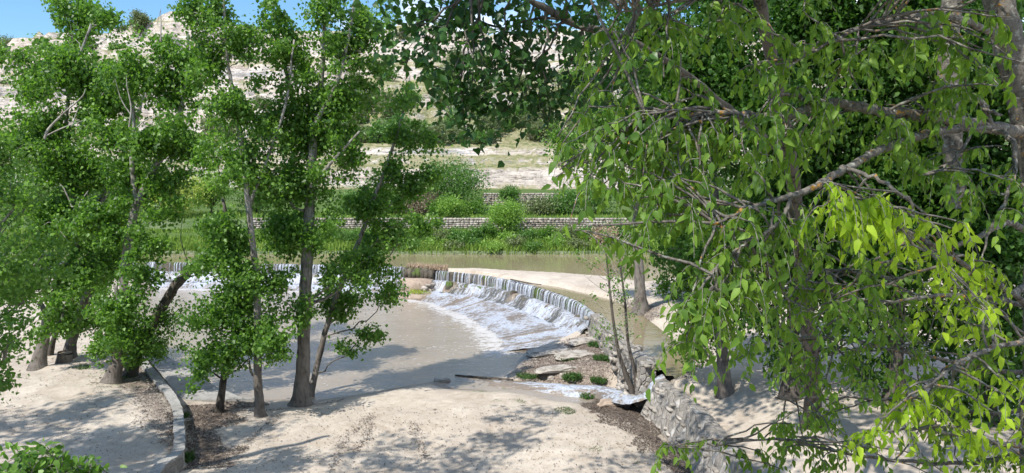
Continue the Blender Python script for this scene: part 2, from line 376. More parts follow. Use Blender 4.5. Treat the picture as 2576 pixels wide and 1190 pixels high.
M['apron_water'] = m_fall('apron_water', 5.5, 2.6, .34, .6, (.19, .155, .12))
M['strand'] = m_fall('strand_water', 20, 1.5, .1, .3)
M['stream'] = m_fall('stream_water', 6, 1.6, .42, .6, (.17, .14, .11))
def m_stone(name, cols, sc, mort=(.3, .27, .23), bd=.05, flat=False, mw=.05):
    t = NT(name); p = t.pos(); nn = t.noise(p, 3, 3, .6)
    mp_ = t.n('Mapping'); mp_.inputs['Scale'].default_value = sc; t.l(p, mp_.inputs[0])
    d = t.mix(.12, mp_.outputs[0], t.n('TexCoord').outputs['Object'])
    wv = t.n('TexNoise'); wv.inputs['Scale'].default_value = 3; t.l(p, wv.inputs['Vector'])
    ad = t.n('VectorMath', operation='MULTIPLY_ADD'); t.l(wv.outputs['Color'], ad.inputs[0]); ad.inputs[1].default_value = (.5, .5, .5); t.l(mp_.outputs[0], ad.inputs[2])
    v = t.n('TexVoronoi'); v.inputs['Scale'].default_value = 1; t.l(ad.outputs[0], v.inputs['Vector'])
    e = t.n('TexVoronoi', feature='DISTANCE_TO_EDGE'); e.inputs['Scale'].default_value = 1; t.l(ad.outputs[0], e.inputs['Vector'])
    sv = t.n('SeparateColor'); t.l(v.outputs['Color'], sv.inputs[0])
    c = t.ramp(sv.outputs[0], cols); c = t.mix(t.ramp(nn, [(.3, .5), (.6, 0.)]), c, tuple(x*.55 for x in cols[0][1]))
    fine = t.noise(p, 18, 6, .75); c = t.mix(t.ramp(fine, [(.35, .4), (.55, 0.)]), c, tuple(x*.5 for x in cols[0][1]))
    em = t.ramp(e.outputs['Distance'], [(0, 0.), (mw, 1.)]); c = t.mix(em, mort, c)
    h = t.math('ADD', em, t.math('MULTIPLY', fine, .6))
    return t.done(t.princ(c, .92, .15, t.bump(h, .8, bd)))
GREYS = [(0, (.26, .24, .215)), (.5, (.33, .305, .275)), (.8, (.38, .355, .325)), (1, (.52, .5, .47))]
M['wall_stone'] = m_stone('old_wall_stone', GREYS, (3.4, 3.4, 3.4), (.30, .275, .245), mw=.12)
def m_rock(name, a, b, dk, s=3., moss=0.):
    t = NT(name); g = t.n('NewGeometry'); p = t.pos(); n = t.noise(p, s, 6, .7, .6); n2 = t.noise(p, s*6, 4, .7)
    c = t.mix(g.outputs['Random Per Island'], a, b); c = t.mix(t.ramp(n, [(.35, .8), (.55, 0.)]), c, dk); c = t.mix(t.ramp(n2, [(.35, .4), (.5, 0.)]), c, dk)
    if moss: c = t.mix(t.ramp(t.noise(p, 1.1, 5, .7), [(.56-moss*.1, 0.), (.64-moss*.1, .8)]), c, (.09, .14, .03))
    return t.done(t.princ(c, .9, .2, t.bump(n, .8, .08)))
M['field_stone'] = m_rock('field_stone', (.31, .27, .23), (.52, .47, .42), (.15, .13, .1), 2)
M['pale_stone'] = m_rock('pale_stone', (.32, .295, .26), (.52, .48, .43), (.17, .145, .12), 3)
M['wet_stone'] = m_rock('wet_stone', (.085, .075, .06), (.16, .14, .11), (.04, .036, .03), 2, .5)
M['tan_stone'] = m_rock('tan_stone', (.36, .28, .22), (.42, .34, .27), (.2, .15, .12), 1.5)
M['concrete'] = m_rock('concrete', (.33, .32, .305), (.36, .35, .33), (.22, .21, .19), 2.2)

# ------------------------------------------------------------------ ground
W = [(-160, 62), (-60, 59.5), (-28, 57.5), (-14, 56), (-8.6, 55), (-7.2, 54.5), (-5.4, 53.3), (-2.3, 51.3), (-.4, 49.1), (1.24, 46.5), (2.5, 43.8), (3.6, 41), (4.15, 37.5),
     (4.55, 31.9), (5.1, 28), (5.4, 27.4), (5.65, 26.2), (5.9, 24.5), (6.05, 23), (6.1, 20), (6.2, 13), (6.5, -30)]
UP = W+[(160, -30), (160, 62)]
LAND_UP = gpoly([(1085, 679), (1150, 677), (1200, 677), (1300, 683), (1420, 689), (1550, 699), (1620, 711), (1700, 700), (2000, 690), (3300, 680)], 1.35) + [(60, 14), (6.1, 14), (6, 22), (5.6, 26)] + \
    gpoly([(1650, 958), (1690, 950), (1735, 925), (1738, 895), (1695, 858), (1650, 820), (1600, 783), (1546, 755), (1480, 739), (1400, 720), (1300, 706), (1230, 695), (1150, 685)], 1.35)
BEACH = gpoly([(640, 1003), (740, 1001), (800, 1003), (900, 990), (1000, 972), (1060, 962), (1100, 956), (1118, 964), (1150, 975), (1230, 979), (1300, 976), (1350, 988), (1420, 1003), (1500, 1010), (1540, 1028),
               (1600, 1030)], -.3)+[(5.7, 26.5), (6.4, 18), (6.6, 10), (7, -30), (-160, -30), (-160, 60), (-26, 58.)] + gpoly([(335, 775), (345, 830), (375, 880), (470, 930), (550, 980), (600, 1003)], -.3)
RFLAT = gpoly([(1308, 888), (1400, 862), (1500, 828)], -.2)+[(4.6, 37), (5, 31), (5.4, 27), (5.2, 26)]+gpoly([(1590, 1000), (1540, 975), (1450, 962), (1350, 957), (1290, 952), (1240, 948), (1270, 938), (1290, 915)], -.2)
CREEK = gpoly([(1235, 958), (1350, 962), (1450, 967), (1540, 968), (1575, 975), (1600, 995), (1570, 1025), (1535, 1012), (1500, 997), (1420, 1003), (1340, 985), (1235, 975)], -.1)
WALL_L = [tuple(G(u, v, .55)[:2]) for u, v in [(335, 870), (352, 905), (390, 955), (428, 1000), (446, 1040), (450, 1080), (447, 1145)]]+[(-9.6, 20.2), (-8.9, 17)]
TERR = WALL_L+[(-8.9, -30), (-160, -30), (-160, 60), (-27, 58), (-24, 46), (-19, 38)]
def ground_h(x, y):
    x = np.asarray(x, float); y = np.asarray(y, float)
    up = inside(UP, x, y)
    n = fbm(x*.35, y*.35, 5)-.5; n2 = fbm(x*1.7, y*1.7, 9)-.5
    # downstream side
    sb = sdf(BEACH, x, y); zb = np.where(sb > -3, np.clip(-.33+sb*.22, -1.2, .02), -1.2)
    zb = zb+sstep(1, 5, sb)*(.15+n*.3)+sstep(.3, 2, sb)*n2*.12
    sr = sdf(RFLAT, x, y); wd = segdist(W, x, y)
    zr = np.clip(-.42+sr*.9, -1.2, .0)+np.clip(.5-wd*.13, -.05, .5)*sstep(0, 1, sr)+n2*.16
    zd = np.where(sr > -.4, np.maximum(zb, zr), zb)
    sc_ = sdf(CREEK, x, y); zd = np.where(sc_ > -.5, lerp(zd, -.36+.1*sstep(1.5, 4, x), sstep(-.35, .15, sc_)), zd)
    st = sdf(TERR, x, y); zd = zd+np.where(st > 0, 1., 0.)*(.45+sstep(0, 8, st)*.25*n+.04*n2)*sstep(62, 50, y)
    # upstream side
    sl = sdf(LAND_UP, x, y)
    zu = np.clip(1.24+sl*.6, .4, 1.5)+sstep(.5, 6, sl)*(.25+n*.5)+sstep(0, 1.5, sl)*n2*.12
    zu = zu-.62*sstep(2.6, .2, wd)*sstep(26.7, 25.2, y)
    z = np.where(up, zu, zd)
    bank = np.clip((17-y+n*2)*.5, -5, 7.4)+sstep(12, 8, y)*n2*.3
    return np.maximum(z, bank)
def hit(u, v):
    d = ray(u, v); a = 8.
    for i in range(900):
        p = np.array([0, 0, CAMZ])+d*a
        if p[2] <= float(ground_h(p[0], p[1])): break
        a += .08
    return p
xs = np.concatenate([np.linspace(-160, -32, 40), np.arange(-31.5, 24, .24), np.linspace(24.5, 160, 40)])
ys = np.concatenate([np.linspace(-30, 3, 16), np.arange(3.5, 63.5, .24)])
X, Y = np.meshgrid(xs, ys, indexing='ij'); Z = ground_h(X, Y)
lit_polys = [[(300, 880), (352, 900), (440, 1040), (450, 1150), (400, 1140), (330, 1010), (270, 960)], [(452, 1020), (560, 1015), (640, 1025), (560, 1100), (620, 1190), (460, 1190)],
             [(1500, 990), (1600, 1030), (1660, 1080), (1780, 1190), (1690, 1190), (1600, 1100), (1480, 1030), (1430, 1005)], [(1672, 952), (1735, 925), (1760, 900), (1770, 925), (1740, 955)],
             [(1330, 905), (1420, 870), (1530, 850), (1560, 920), (1540, 960), (1400, 950), (1300, 935)], [(1560, 750), (1660, 770), (1670, 800), (1600, 800)]]
lzs = [.5, 0, 0, 1.4, .1, 1.5]
trails = [[(925, 1050), (910, 1080), (870, 1100), (850, 1150), (840, 1190)], [(935, 1050), (925, 1100), (890, 1140)], [(1038, 1070), (1055, 1110), (1075, 1160)], [(700, 1050), (640, 1100), (600, 1150)], [(560, 1035), (700, 1030), (860, 1000)]]
lit = np.zeros_like(X)
for pl, z in zip(lit_polys, lzs): lit = np.maximum(lit, sstep(-.7, .5, sdf(gpoly(pl, z), X, Y))*.62)
for tr in trails: lit = np.maximum(lit, sstep(.5, .05, segdist(gpoly(tr, .1), X, Y))*.45)
stt = sdf(TERR, X, Y); lit = np.maximum(lit, np.where(stt > 0, .2, 0)*sstep(20, 26, Y))
wet = np.maximum(sstep(1.5, 0.2, np.abs(sdf(BEACH, X, Y)))*np.where(Z < .05, 1, 0)*.95, sstep(-.2, .6, sdf(RFLAT, X, Y))*sstep(.15, -.1, Z)*.75)
wet = np.maximum(wet, np.where(inside(UP, X, Y), sstep(1.36, 1.28, Z)*sstep(26, 27, Y), 0)*.6)
gr = np.zeros_like(X)
gr = np.maximum(gr, sstep(.7, .1, segdist(gpoly([(1575, 790), (1640, 822), (1700, 865)], 1.35), X, Y))*.8)
gr = np.maximum(gr, sstep(.7, .1, segdist(gpoly([(1180, 980), (1320, 975), (1480, 1005)], 0), X, Y))*.6)
gr = np.maximum(gr, sstep(1.6, .3, segdist(gpoly([(270, 945), (330, 975)], .5), X, Y))*.4)
gr = np.maximum(gr, sstep(15, 12, Y)*.4)
gv = np.stack([X, Y, Z], -1).reshape(-1, 3)
o = mesh_obj('ground', gv, grid_faces(len(xs), len(ys))[:, ::1], M['sand'], smooth=True, attrs={'litter': lit.ravel(), 'wet': wet.ravel(), 'grass': gr.ravel()})
tag(o, None, None, kind='structure')

def sheet(name, x0, x1, y0, y1, st, z, mat, foamf=None, clip=None):
    xs = np.arange(x0, x1+.01, st); ys = np.arange(y0, y1+.01, st); X, Y = np.meshgrid(xs, ys, indexing='ij')
    Zs = z+0*X; fo = foamf(X, Y) if foamf else 0*X
    f = grid_faces(len(xs), len(ys))
    if clip is not None:
        c = clip(X, Y).ravel(); f = f[c[f].all(1)]
    used = np.unique(f); re = np.full(X.size, -1); re[used] = np.arange(len(used))
    o = mesh_obj(name, np.stack([X, Y, Zs], -1).reshape(-1, 3)[used], re[f], mat, smooth=True, attrs={'foam': fo.ravel()[used]})
    return tag(o, None, None, kind='structure')
CREST = np.array([p for p in W[1:13]])     # weir crest
crest = catmull(CREST, 14)
apron_w = np.interp(crest[:, 0], [-60, -8, -6.5, -5.4, -2.3, 1.2, 4.2], [1.3, 1.3, 1.6, 2.0, 3.0, 3.6, 4.0])
tan = np.gradient(crest, axis=0); tan /= np.linalg.norm(tan, axis=1)[:, None]; nrmv = np.stack([tan[:, 1], -tan[:, 0]], 1)
if nrmv[len(nrmv)//2] @ np.array([-1, -1]) < 0: nrmv = -nrmv
arc = np.concatenate([[0], np.cumsum(np.linalg.norm(np.diff(crest, axis=0), axis=1))])
apron_edge = crest+nrmv*(apron_w+.75)[:, None]
def foam_pool(X, Y):
    d = segdist([tuple(p) for p in apron_edge], X, Y)
    return sstep(1.6, 0, d)*.5+sstep(7, 0, d)*.12*(fbm(X*.4, Y*.4, 3))+(fbm(X*.25, Y*.6, 8)-.5)*.12
sheet('pool_water', -60, 8, 21, 60, .3, -.3, M['pool'], foam_pool, clip=lambda X, Y: ~inside(UP, X, Y) | (segdist(W, X, Y) < .5))
sheet('river_water', -160, 60, 26.25, 66, .25, 1.3, M['river'], None, clip=lambda X, Y: inside([(a-.0, b) for a, b in UP[:-1]]+[(160, 70), (-160, 70)], X, Y))

# ------------------------------------------------------------------ far hillside
LEV_IN = [0.]; LEV_OUT = [0.]; _r = np.random.default_rng(3)
while LEV_IN[-1] < 60:      # irregular ledges: a gentle tread, then a riser
    a_ = 1.+3.4*_r.random(); fr_ = .66+.17*_r.random(); LEV_IN += [LEV_IN[-1]+a_*fr_, LEV_IN[-1]+a_]; LEV_OUT += [LEV_OUT[-1]+a_*.12, LEV_OUT[-1]+a_]
def hill_z(x, y):
    wob = (fbm(x*.02+3, y*0+.5, 21)-.5)
    yy = y+wob*14*sstep(90, 110, y)+(fbm(x*.12, y*.05, 31)-.5)*3*sstep(88, 95, y)+(fbm(x*.5, y*.02, 35)-.5)*1.1*sstep(89, 91, y)
    b = np.interp(yy, [60, 62.1, 62.4, 64, 69.9, 70.1, 84, 85, 85.2, 91, 91.5, 93.2, 93.5, 95.2, 95.6, 96.5, 97, 112, 114, 128, 130, 145, 158, 161, 175, 178, 200, 260],
                      [.3, .6, 1.55, 1.8, 2.7, 3.55, 3.9, 4.1, 5.2, 5.5, 8.0, 8.3, 9.2, 9.35, 10.4, 10.6, 10.9, 12.8, 15.5, 18.5, 21.5, 25, 28.5, 33, 37, 38.5, 39, 30])
    left = sstep(-25, -50, x)
    b = b+left*np.interp(yy, [90, 100, 130, 150, 180], [0, 1, 3, 1.5, -1.5])
    b = b+np.exp(-((x+68)/11)**2-((y-158)/14)**2)*5.5
    b = b-sstep(-95, -125, x)*sstep(120, 170, y)*6
    nn = (fbm(x*.09, y*.09, 41, 5)-.5)*sstep(97, 108, y)*5.5+(fbm(x*.5, y*.5, 43, 3)-.5)*(.25*sstep(89, 91, y)+sstep(97, 103, y))
    z = b+nn
    o_ = (fbm(x*.03+9, y*.03, 51)-.5)*5; q = z+o_; z2 = np.interp(q, LEV_IN, LEV_OUT)-o_
    k_ = np.maximum(sstep(.36, .5, fbm(x*.045, y*.045, 57)+.12), sstep(-18, -30, x))
    return np.where(y > 97, lerp(z, z2, .95*sstep(97, 100, y)*k_), z)
xs = np.concatenate([np.linspace(-260, -100, 90), np.arange(-99, 45, .45), np.linspace(61, 260, 70)])
ys = np.concatenate([np.arange(59.8, 71, .2), np.arange(71.5, 84, 1.2), np.arange(84.2, 86, .3), np.arange(86.5, 180, .35), np.linspace(182, 300, 20)])
X, Y = np.meshgrid(xs, ys, indexing='ij'); Z = hill_z(X, Y)
grs = sstep(60.5, 63, Y)*sstep(90.6, 90, Y)*(.75+.25*fbm(X*.5, Y*.5, 4))
o = mesh_obj('hillside', np.stack([X, Y, Z], -1).reshape(-1, 3), grid_faces(len(xs), len(ys)), M['rock'], attrs={'grass': grs.ravel(), 'talus': (sstep(96, 98, Y)*sstep(150, 125, Y)*sstep(-30, -18, X)*.22).ravel()})
tag(o, None, None, kind='structure')

# ------------------------------------------------------------------ weir
k = len(crest)
pier_mask = (crest[:, 0] > -7.45) & (crest[:, 0] < -5.5)
def sweep(prof, name, mat, root, idx=slice(None), noise=0., nseed=0, smooth=True, foam=None, dz=0., doff=0.):
    """prof(i): list of (offset, z) across the crest"""
    V = []; UVs = []; cc = crest[idx]; nn = nrmv[idx]; aw = apron_w[idx]; ar = arc[idx]
    for i in range(len(cc)):
        pr = np.array(prof(aw[i])); l = np.concatenate([[0], np.cumsum(np.hypot(*np.diff(pr, axis=0).T))])
        for j in range(len(pr)):
            V.append((cc[i, 0]+nn[i, 0]*pr[j, 0], cc[i, 1]+nn[i, 1]*pr[j, 0], pr[j, 1])); UVs.append((ar[i], l[j]))
    V = np.array(V); UVs = np.array(UVs); m = len(prof(1))
    if noise:
        q = (vn(UVs[:, 0]*4, UVs[:, 1]*2.5, nseed)-.5)*2+(vn(UVs[:, 0]*9, UVs[:, 1]*5, nseed+3)-.5)
        V[:, 2] += q*noise; j = np.arange(len(cc)*m) // m; V[:, :2] += nn[j]*(q*noise*.8)[:, None]
    fo = foam(UVs, V) if foam else np.zeros(len(V))
    return part(name, V, grid_faces(len(cc), m), mat, root, smooth, uv=UVs, attrs={'foam': fo})
def resample(step):
    global crest, nrmv, apron_w, arc
    n = int(arc[-1]/step); s = np.linspace(0, arc[-1], n); c = np.stack([np.interp(s, arc, crest[:, 0]), np.interp(s, arc, crest[:, 1])], 1)
    apron_w = np.interp(s, arc, apron_w); nrmv = np.stack([np.interp(s, arc, nrmv[:, 0]), np.interp(s, arc, nrmv[:, 1])], 1)
    nrmv /= np.linalg.norm(nrmv, axis=1)[:, None]; crest = c; arc = s
resample(.16)
weir = empty('weir', (1.2, 46.5, -.3), 'curved stepped stone weir between river and pool, water spilling over it', 'weir')
sweep(lambda a: [(-.5, .2), (-.5, 1.275), (-.02, 1.275), (.0, 1.2), (.06, .62)], 'crest', M['wet_stone'], weir, noise=.018)
sweep(lambda a: [(.04, .6), (.5, .6), (.62, .5), (.7, -.1), (.76, .0)], 'ledge', M['wet_stone'], weir, noise=.04, nseed=5)
sweep(lambda a: [(.7, -.02), (.75+a*.3, -.1), (.75+a, -.4), (.8+a, -1.2)], 'apron', M['tan_stone'], weir, noise=.01)
water = bpy.data.objects.new('waterfall', None); COL.objects.link(water); water.location = (1.2, 46.5, 0); tag(water, None, None, kind='structure')
def gap(UVs, V):    # dark bare places in the falls
    g = np.zeros(len(V))
    for (cx, cy) in [(-4.2, 51.6), (0.05, 47.6)]: g -= sstep(.6, .25, np.hypot(V[:, 0]-cx, V[:, 1]-cy))*1.2
    return g
sweep(lambda a: [(.1, .64), (.28, .68), (.46, .66), (.58, .6), (.7, .46), (.84, .3), (1.0, .15), (1.2, .04)], 'cascade', M['fall'], water, noise=.05, nseed=11, foam=gap)
def apr(a): return [(1.1+(a-.3)*t, .06-.39*t-.0*t) for t in np.linspace(0, 1, 16)]
def apron_foam(UVs, V):
    s, t = UVs[:, 0], UVs[:, 1]; f = sstep(.5, 0, t)*.2
    for s0, wdt in [(arc[-1]-14.9, .45), (arc[-1]-3.2, .3), (arc[-1]-13., .2), (arc[-1]-18.5, .3), (arc[-1]-1.2, .16)]:
        f = f-sstep(wdt, wdt*.3, np.abs(s-s0-(t-1)*.12))*.3
    return f-.02
sweep(apr, 'apron_sheet', M['apron_water'], water, noise=.028, nseed=23, foam=apron_foam)
# overflowing lip and hanging strands of water
V = []; Fc = []; UVs = []
nst = int(arc[-1]/.05)
for i in range(nst):
    s = i*.05+rng.normal()*.02; j = min(max(int(s/.16), 0), len(crest)-1); c = crest[j]+(crest[min(j+1, len(crest)-1)]-crest[j])*((s/.16) % 1); n = nrmv[j]
    if -7.5 < c[0] < -5.45: continue
    if vn(s*.9, 0., 61) < .3 and rng.random() < .45: continue
    if rng.random() < .25*vn(s*2.5, 3., 8)*2: continue
    t_ = np.array([-n[1], n[0]]); w0 = abs(rng.normal())**1.5*.012+.006; b = len(V); off = rng.random()*.04
    for q, (d, z) in enumerate([(-.1, 1.31), (.03, 1.3), (.1+off, 1.2), (.15+off, .98), (.18+off, .66)]):
        ww = w0*(1+.25*math.sin(q*2+i)); wob = rng.normal()*.008
        for sg in (-1, 1): V.append((c[0]+n[0]*(d+.01*sg*0)+t_[0]*(ww*sg+wob), c[1]+n[1]*d+t_[1]*(ww*sg+wob), z)); UVs.append((s+sg*.02, q*.2))
        V.append((c[0]+n[0]*(d+w0*.8)+t_[0]*wob, c[1]+n[1]*(d+w0*.8)+t_[1]*wob, z+w0*.5)); UVs.append((s, q*.2))
        if q:
            e = b+q*3; Fc += [(e-3, e, e+2, e-1), (e-1, e+2, e+1, e-2)]
part('water_curtain', np.array(V), np.array(Fc), M['strand'], water, True, uv=np.array(UVs), attrs={'foam': np.full(len(V), .2)})
# moss and rocks caught on the steps
def rock_obj(name, loc, size, mat, label, cat, group=None, n=1, rot=0., seed=0):
    bpyv = []; import bmesh
    bm = bmesh.new(); bmesh.ops.create_icosphere(bm, subdivisions=3, radius=1)
    for v in bm.verts:
        c = v.co; q = 1+.5*(float(fbm(c.x*1.3+seed*9, c.y*1.3+c.z*1.7, 70+seed))-.5)+.25*(float(vn(c.x*4+seed, c.y*4+c.z*3, 9))-.5)
        m = max(abs(c.x), abs(c.y), abs(c.z)); v.co = c*q*(1/m**.55)
        v.co.x *= size[0]/2; v.co.y *= size[1]/2; v.co.z *= size[2]/2
    me = bpy.data.meshes.new(name); bm.to_mesh(me); bm.free(); me.materials.append(mat)
    o = bpy.data.objects.new(name, me); COL.objects.link(o); o.location = loc; o.rotation_euler = (0, 0, rot); tag(o, label, cat, group); return o
# pier between the two arms of the weir
pier = empty('weir_pier', (-6.4, 53.8, -.3), 'brown stone pier topped with dry pink grass, splitting the weir crest in two', 'stone pier')
st = Stones()
for i in range(7): st.add((-7.35+i*.3, 53.95-(i*.12), 1.0+rng.normal()*.03), (.36, .7, .72), -.35, .2, .08)
for i in range(5): st.add((-7.2+i*.42, 54.2-i*.16, 1.3), (.5, .9, .28), -.35, .3, .1)
v, f = st.get(); part('cap_blocks', v, f, M['wet_stone'], pier)
st = Stones(); st.add((-6.55, 53.0, .2), (2.3, 1.1, 1.15), -.4, .15, .04); st.add((-6.9, 52.0, -.25), (2.8, 2.2, .35), -.4, .15, .03)
v, f = st.get(); part('sloping_base', v, f, M['tan_stone'], pier)
st = Stones()
for i in range(26): st.add((-6.3+rng.random()*1.0, 52.75-rng.random()*.7, -.05+rng.random()*.55), (.3+rng.random()*.25, .28, .2), rng.random()*3, .4, .15, .4)
v, f = st.get(); part('rubble', v, f, M['field_stone'], pier)
def blades(n, xf, h, wdt, lean=.35):
    b = xf(n); a = rng.random(n)*6.283; hh = h*(.5+rng.random(n)); t_ = np.stack([np.cos(a), np.sin(a), 0*a], 1)
    l = np.stack([np.cos(a+1.3)*lean, np.sin(a+1.3)*lean, 0*a], 1)*rng.normal(size=(n, 1)); up = np.array([0, 0, 1.])
    V = np.stack([b-t_*wdt, b+t_*wdt, b+t_*wdt*.6+up*hh[:, None]*.55+l*hh[:, None]*.35, b+up*hh[:, None]+l*hh[:, None]], 1).reshape(-1, 3)
    i = np.arange(n)[:, None]*4; return V, np.concatenate([i+np.array([[0, 1, 2]]), i+np.array([[0, 2, 3]])])
V, f = blades(900, lambda n: np.stack([-7.4+2.9*rng.random(n), 54.4-rng.random(n)*.9, np.full(n, 1.35)], 1)+np.array([0, 0, 0]), .3, .03)
V[:, 1] -= (V[:, 0]+7.4)*.35-.3
part('dry_grass', V, f, M['dry_grass'], pier)
rock_obj('mossy_rock', (0.1, 47.75, .45), (.45, .45, .75), M['wet_stone'], 'mossy wet rock poking through the middle of the cascade step', 'rock', seed=2)
rock_obj('mossy_rock', (-4.25, 51.75, .4), (.5, .45, .75), M['wet_stone'], 'mossy wet rock in the cascade nearest the stone pier', 'rock', seed=3)
rock_obj('dark_boulder', tuple(G(1462, 803, .55)), (.75, .55, .5), M['wet_stone'], 'dark boulder lodged on the step at the near end of the weir', 'boulder', rot=-.5, seed=4)

# ------------------------------------------------------------------ stone walls
def wall_strip(pts, wid, ztop, zbot, batter, name, mat, root, n=10):
    c = catmull(pts, n); t_ = np.gradient(c[:, :2], axis=0); t_ /= np.linalg.norm(t_, axis=1)[:, None]; nn = np.stack([t_[:, 1], -t_[:, 0]], 1)
    return c, nn
def solid_wall(name, line, wid, zt, zb, batter, mat, root, jit=.05, side=1):
    """line (N,2); side=+1: battered face on the left (pool) side"""
    c = catmull(line, 12); t_ = np.gradient(c, axis=0); t_ /= np.linalg.norm(t_, axis=1)[:, None]; nn = np.stack([-t_[:, 1], t_[:, 0]], 1)*side
    prof = [(-wid/2, zb), (-wid/2, zt), (0, zt+.02), (wid/2, zt)]+[(wid/2+batter*q, zt+(zb-zt)*q) for q in (.15, .3, .45, .6, .8, 1.)]
    V = []
    for i in range(len(c)):
        for j, (d, z) in enumerate(prof):
            q = (float(vn(i*.7, j*1.3, 33))-.5)*jit*2
            V.append((c[i, 0]+nn[i, 0]*(d+q), c[i, 1]+nn[i, 1]*(d+q), z+q*.6))
    m = len(prof); f = [tuple(x) for x in grid_faces(len(c), m).tolist()]; f += [tuple(range(m)), tuple((len(c)-1)*m+j for j in range(m))[::-1]]
    part(name, np.array(V), f, mat, root); return c, nn
wr = empty('channel_wall', (4.55, 32, 0), 'long rough stone wall running from the weir to the breach beside the side channel', 'wall')
c, nn = solid_wall('masonry', [(4.12, 37.6), (4.5, 33.5), (4.75, 31), (5.1, 28.1)], .55, 1.42, -.2, .2, M['wall_stone'], wr, side=-1)
st = Stones()
for i in range(90):      # capping stones and face stones
    j = rng.integers(0, len(c)); q = rng.random(); rot = math.atan2(c[min(j+1, len(c)-1)][1]-c[max(j-1, 0)][1], c[min(j+1, len(c)-1)][0]-c[max(j-1, 0)][0])
    if q < .3: d = (rng.random()-.5)*.5; z = 1.36+rng.random()*.03
    else: z = rng.random()*1.4-.1; d = .22+(1.42-z)/1.62*.2
    st.add((c[j, 0]+nn[j, 0]*d+rng.normal()*.1, c[j, 1]+nn[j, 1]*d+rng.normal()*.1, z), (.25+rng.random()*.25, .16+rng.random()*.1, .1+rng.random()*.1), rot, .3, .08, .1)
for i in range(26):       # tumbled buttress near the breach
    a = rng.random(); st.add((4.8-.7*a*rng.random(), 28.3+1.8*rng.random(), 1.1-1.1*a), (.26, .22, .16), rng.random()*3, .3, .12, .4)
v, f = st.get(); part('stones', v, f, M['pale_stone'], wr)
wn = empty('battered_wall', (6, 23, 0), 'thick sloping grey masonry wall continuing towards the viewer past the breach', 'wall')
c, nn = solid_wall('masonry', [(5.36, 27.3), (5.62, 26.2), (5.86, 24.5), (6.0, 23), (6.06, 20), (6.1, 17), (6.2, 12)], .42, 1.08, -.15, .55, M['wall_stone'], wn, .04, side=-1)
st = Stones()
for i in range(50):
    j = rng.integers(0, len(c)); q = rng.random(); a = c[min(j+1, len(c)-1)]-c[max(j-1, 0)]; rot = math.atan2(a[1], a[0])
    if q < .25: d = (rng.random()-.5)*.3; z = 1.05
    else: z = rng.random()*1.1-.1; d = .17+(1.08-z)/1.23*.55
    st.add((c[j, 0]+nn[j, 0]*d, c[j, 1]+nn[j, 1]*d+rng.normal()*.15, z-.04), (.2+rng.random()*.28, .2+rng.random()*.16, .09), rot, .4, .08, .05)
v, f = st.get(); part('stones', v, f, M['pale_stone'], wn)
# low kerb-like wall on the left terrace
wl = empty('terrace_wall', (-11, 26, 0), 'low curving concrete capped wall along the edge of the left terrace', 'wall')
c, nn = solid_wall('masonry', WALL_L[::1], .26, .62, -.2, .12, M['wall_stone'], wl, .02, side=-1)
c2 = catmull(WALL_L, 12); V = []
for i in range(len(c2)):
    for (d, z) in [(-.16, .625), (-.16, .69), (.15, .69), (.15, .625)]: V.append((c2[i, 0]+nn[i, 0]*(d+.01*rng.normal()), c2[i, 1]+nn[i, 1]*d, z+.008*rng.normal()))
f = [tuple(x) for x in grid_faces(len(c2), 4).tolist()]+[(0, 1, 2, 3)]
part('coping', np.array(V), f, M['concrete'], wl)
# concrete slab quay beside the pool
pl = gpoly([(352, 885), (385, 880), (470, 930), (545, 978), (605, 1003), (640, 1008), (560, 1012), (470, 1012), (446, 1000), (405, 945)], 0.)
V = [(x, y, .09+.01*rng.normal()) for x, y in pl]+[(x, y, -.6) for x, y in pl]; n = len(pl)
f = [tuple(range(n))[::-1]]+[(i, (i+1) % n, n+(i+1) % n, n+i) for i in range(n)]
o = mesh_obj('concrete_slab', V, f, M['concrete']); tag(o, 'flat grey concrete slab at the pool edge behind the left wall', 'slab')
# dry stone terrace walls on the far bank
def drystone(name, x0, x1, y, z0, hgt, label):
    r = empty(name, ((x0+x1)/2, y, z0), label, 'wall'); st = Stones(); z = z0
    while z < z0+hgt:
        h = .16+rng.random()*.08; x = x0+rng.random()*.2
        while x < x1:
            wd = .2+rng.random()*.32; st.add((x+wd/2, y+(z-z0)*.12+rng.normal()*.03, z+h/2), (wd*.98, .4, h*.98), 0, .22, .1); x += wd
        z += h
    v, f = st.get(); part('stones', v, f, M['field_stone'], r)
    part('core', np.array([(a, y+b, c_) for a in (x0, x1) for b in (.12, .6) for c_ in (z0-.5, z0+hgt-.05)]), [(0, 1, 3, 2), (4, 6, 7, 5), (0, 4, 5, 1), (2, 3, 7, 6), (1, 5, 7, 3)], M['litter'], r)
drystone('dry_stone_wall', -24, 16, 69.75, 2.55, 1.0, 'pale dry stone wall nearest the river on the far bank')
drystone('dry_stone_wall', -3.2, 5.2, 84.6, 3.95, 1.3, 'upper dry stone wall at the foot of the cliff')

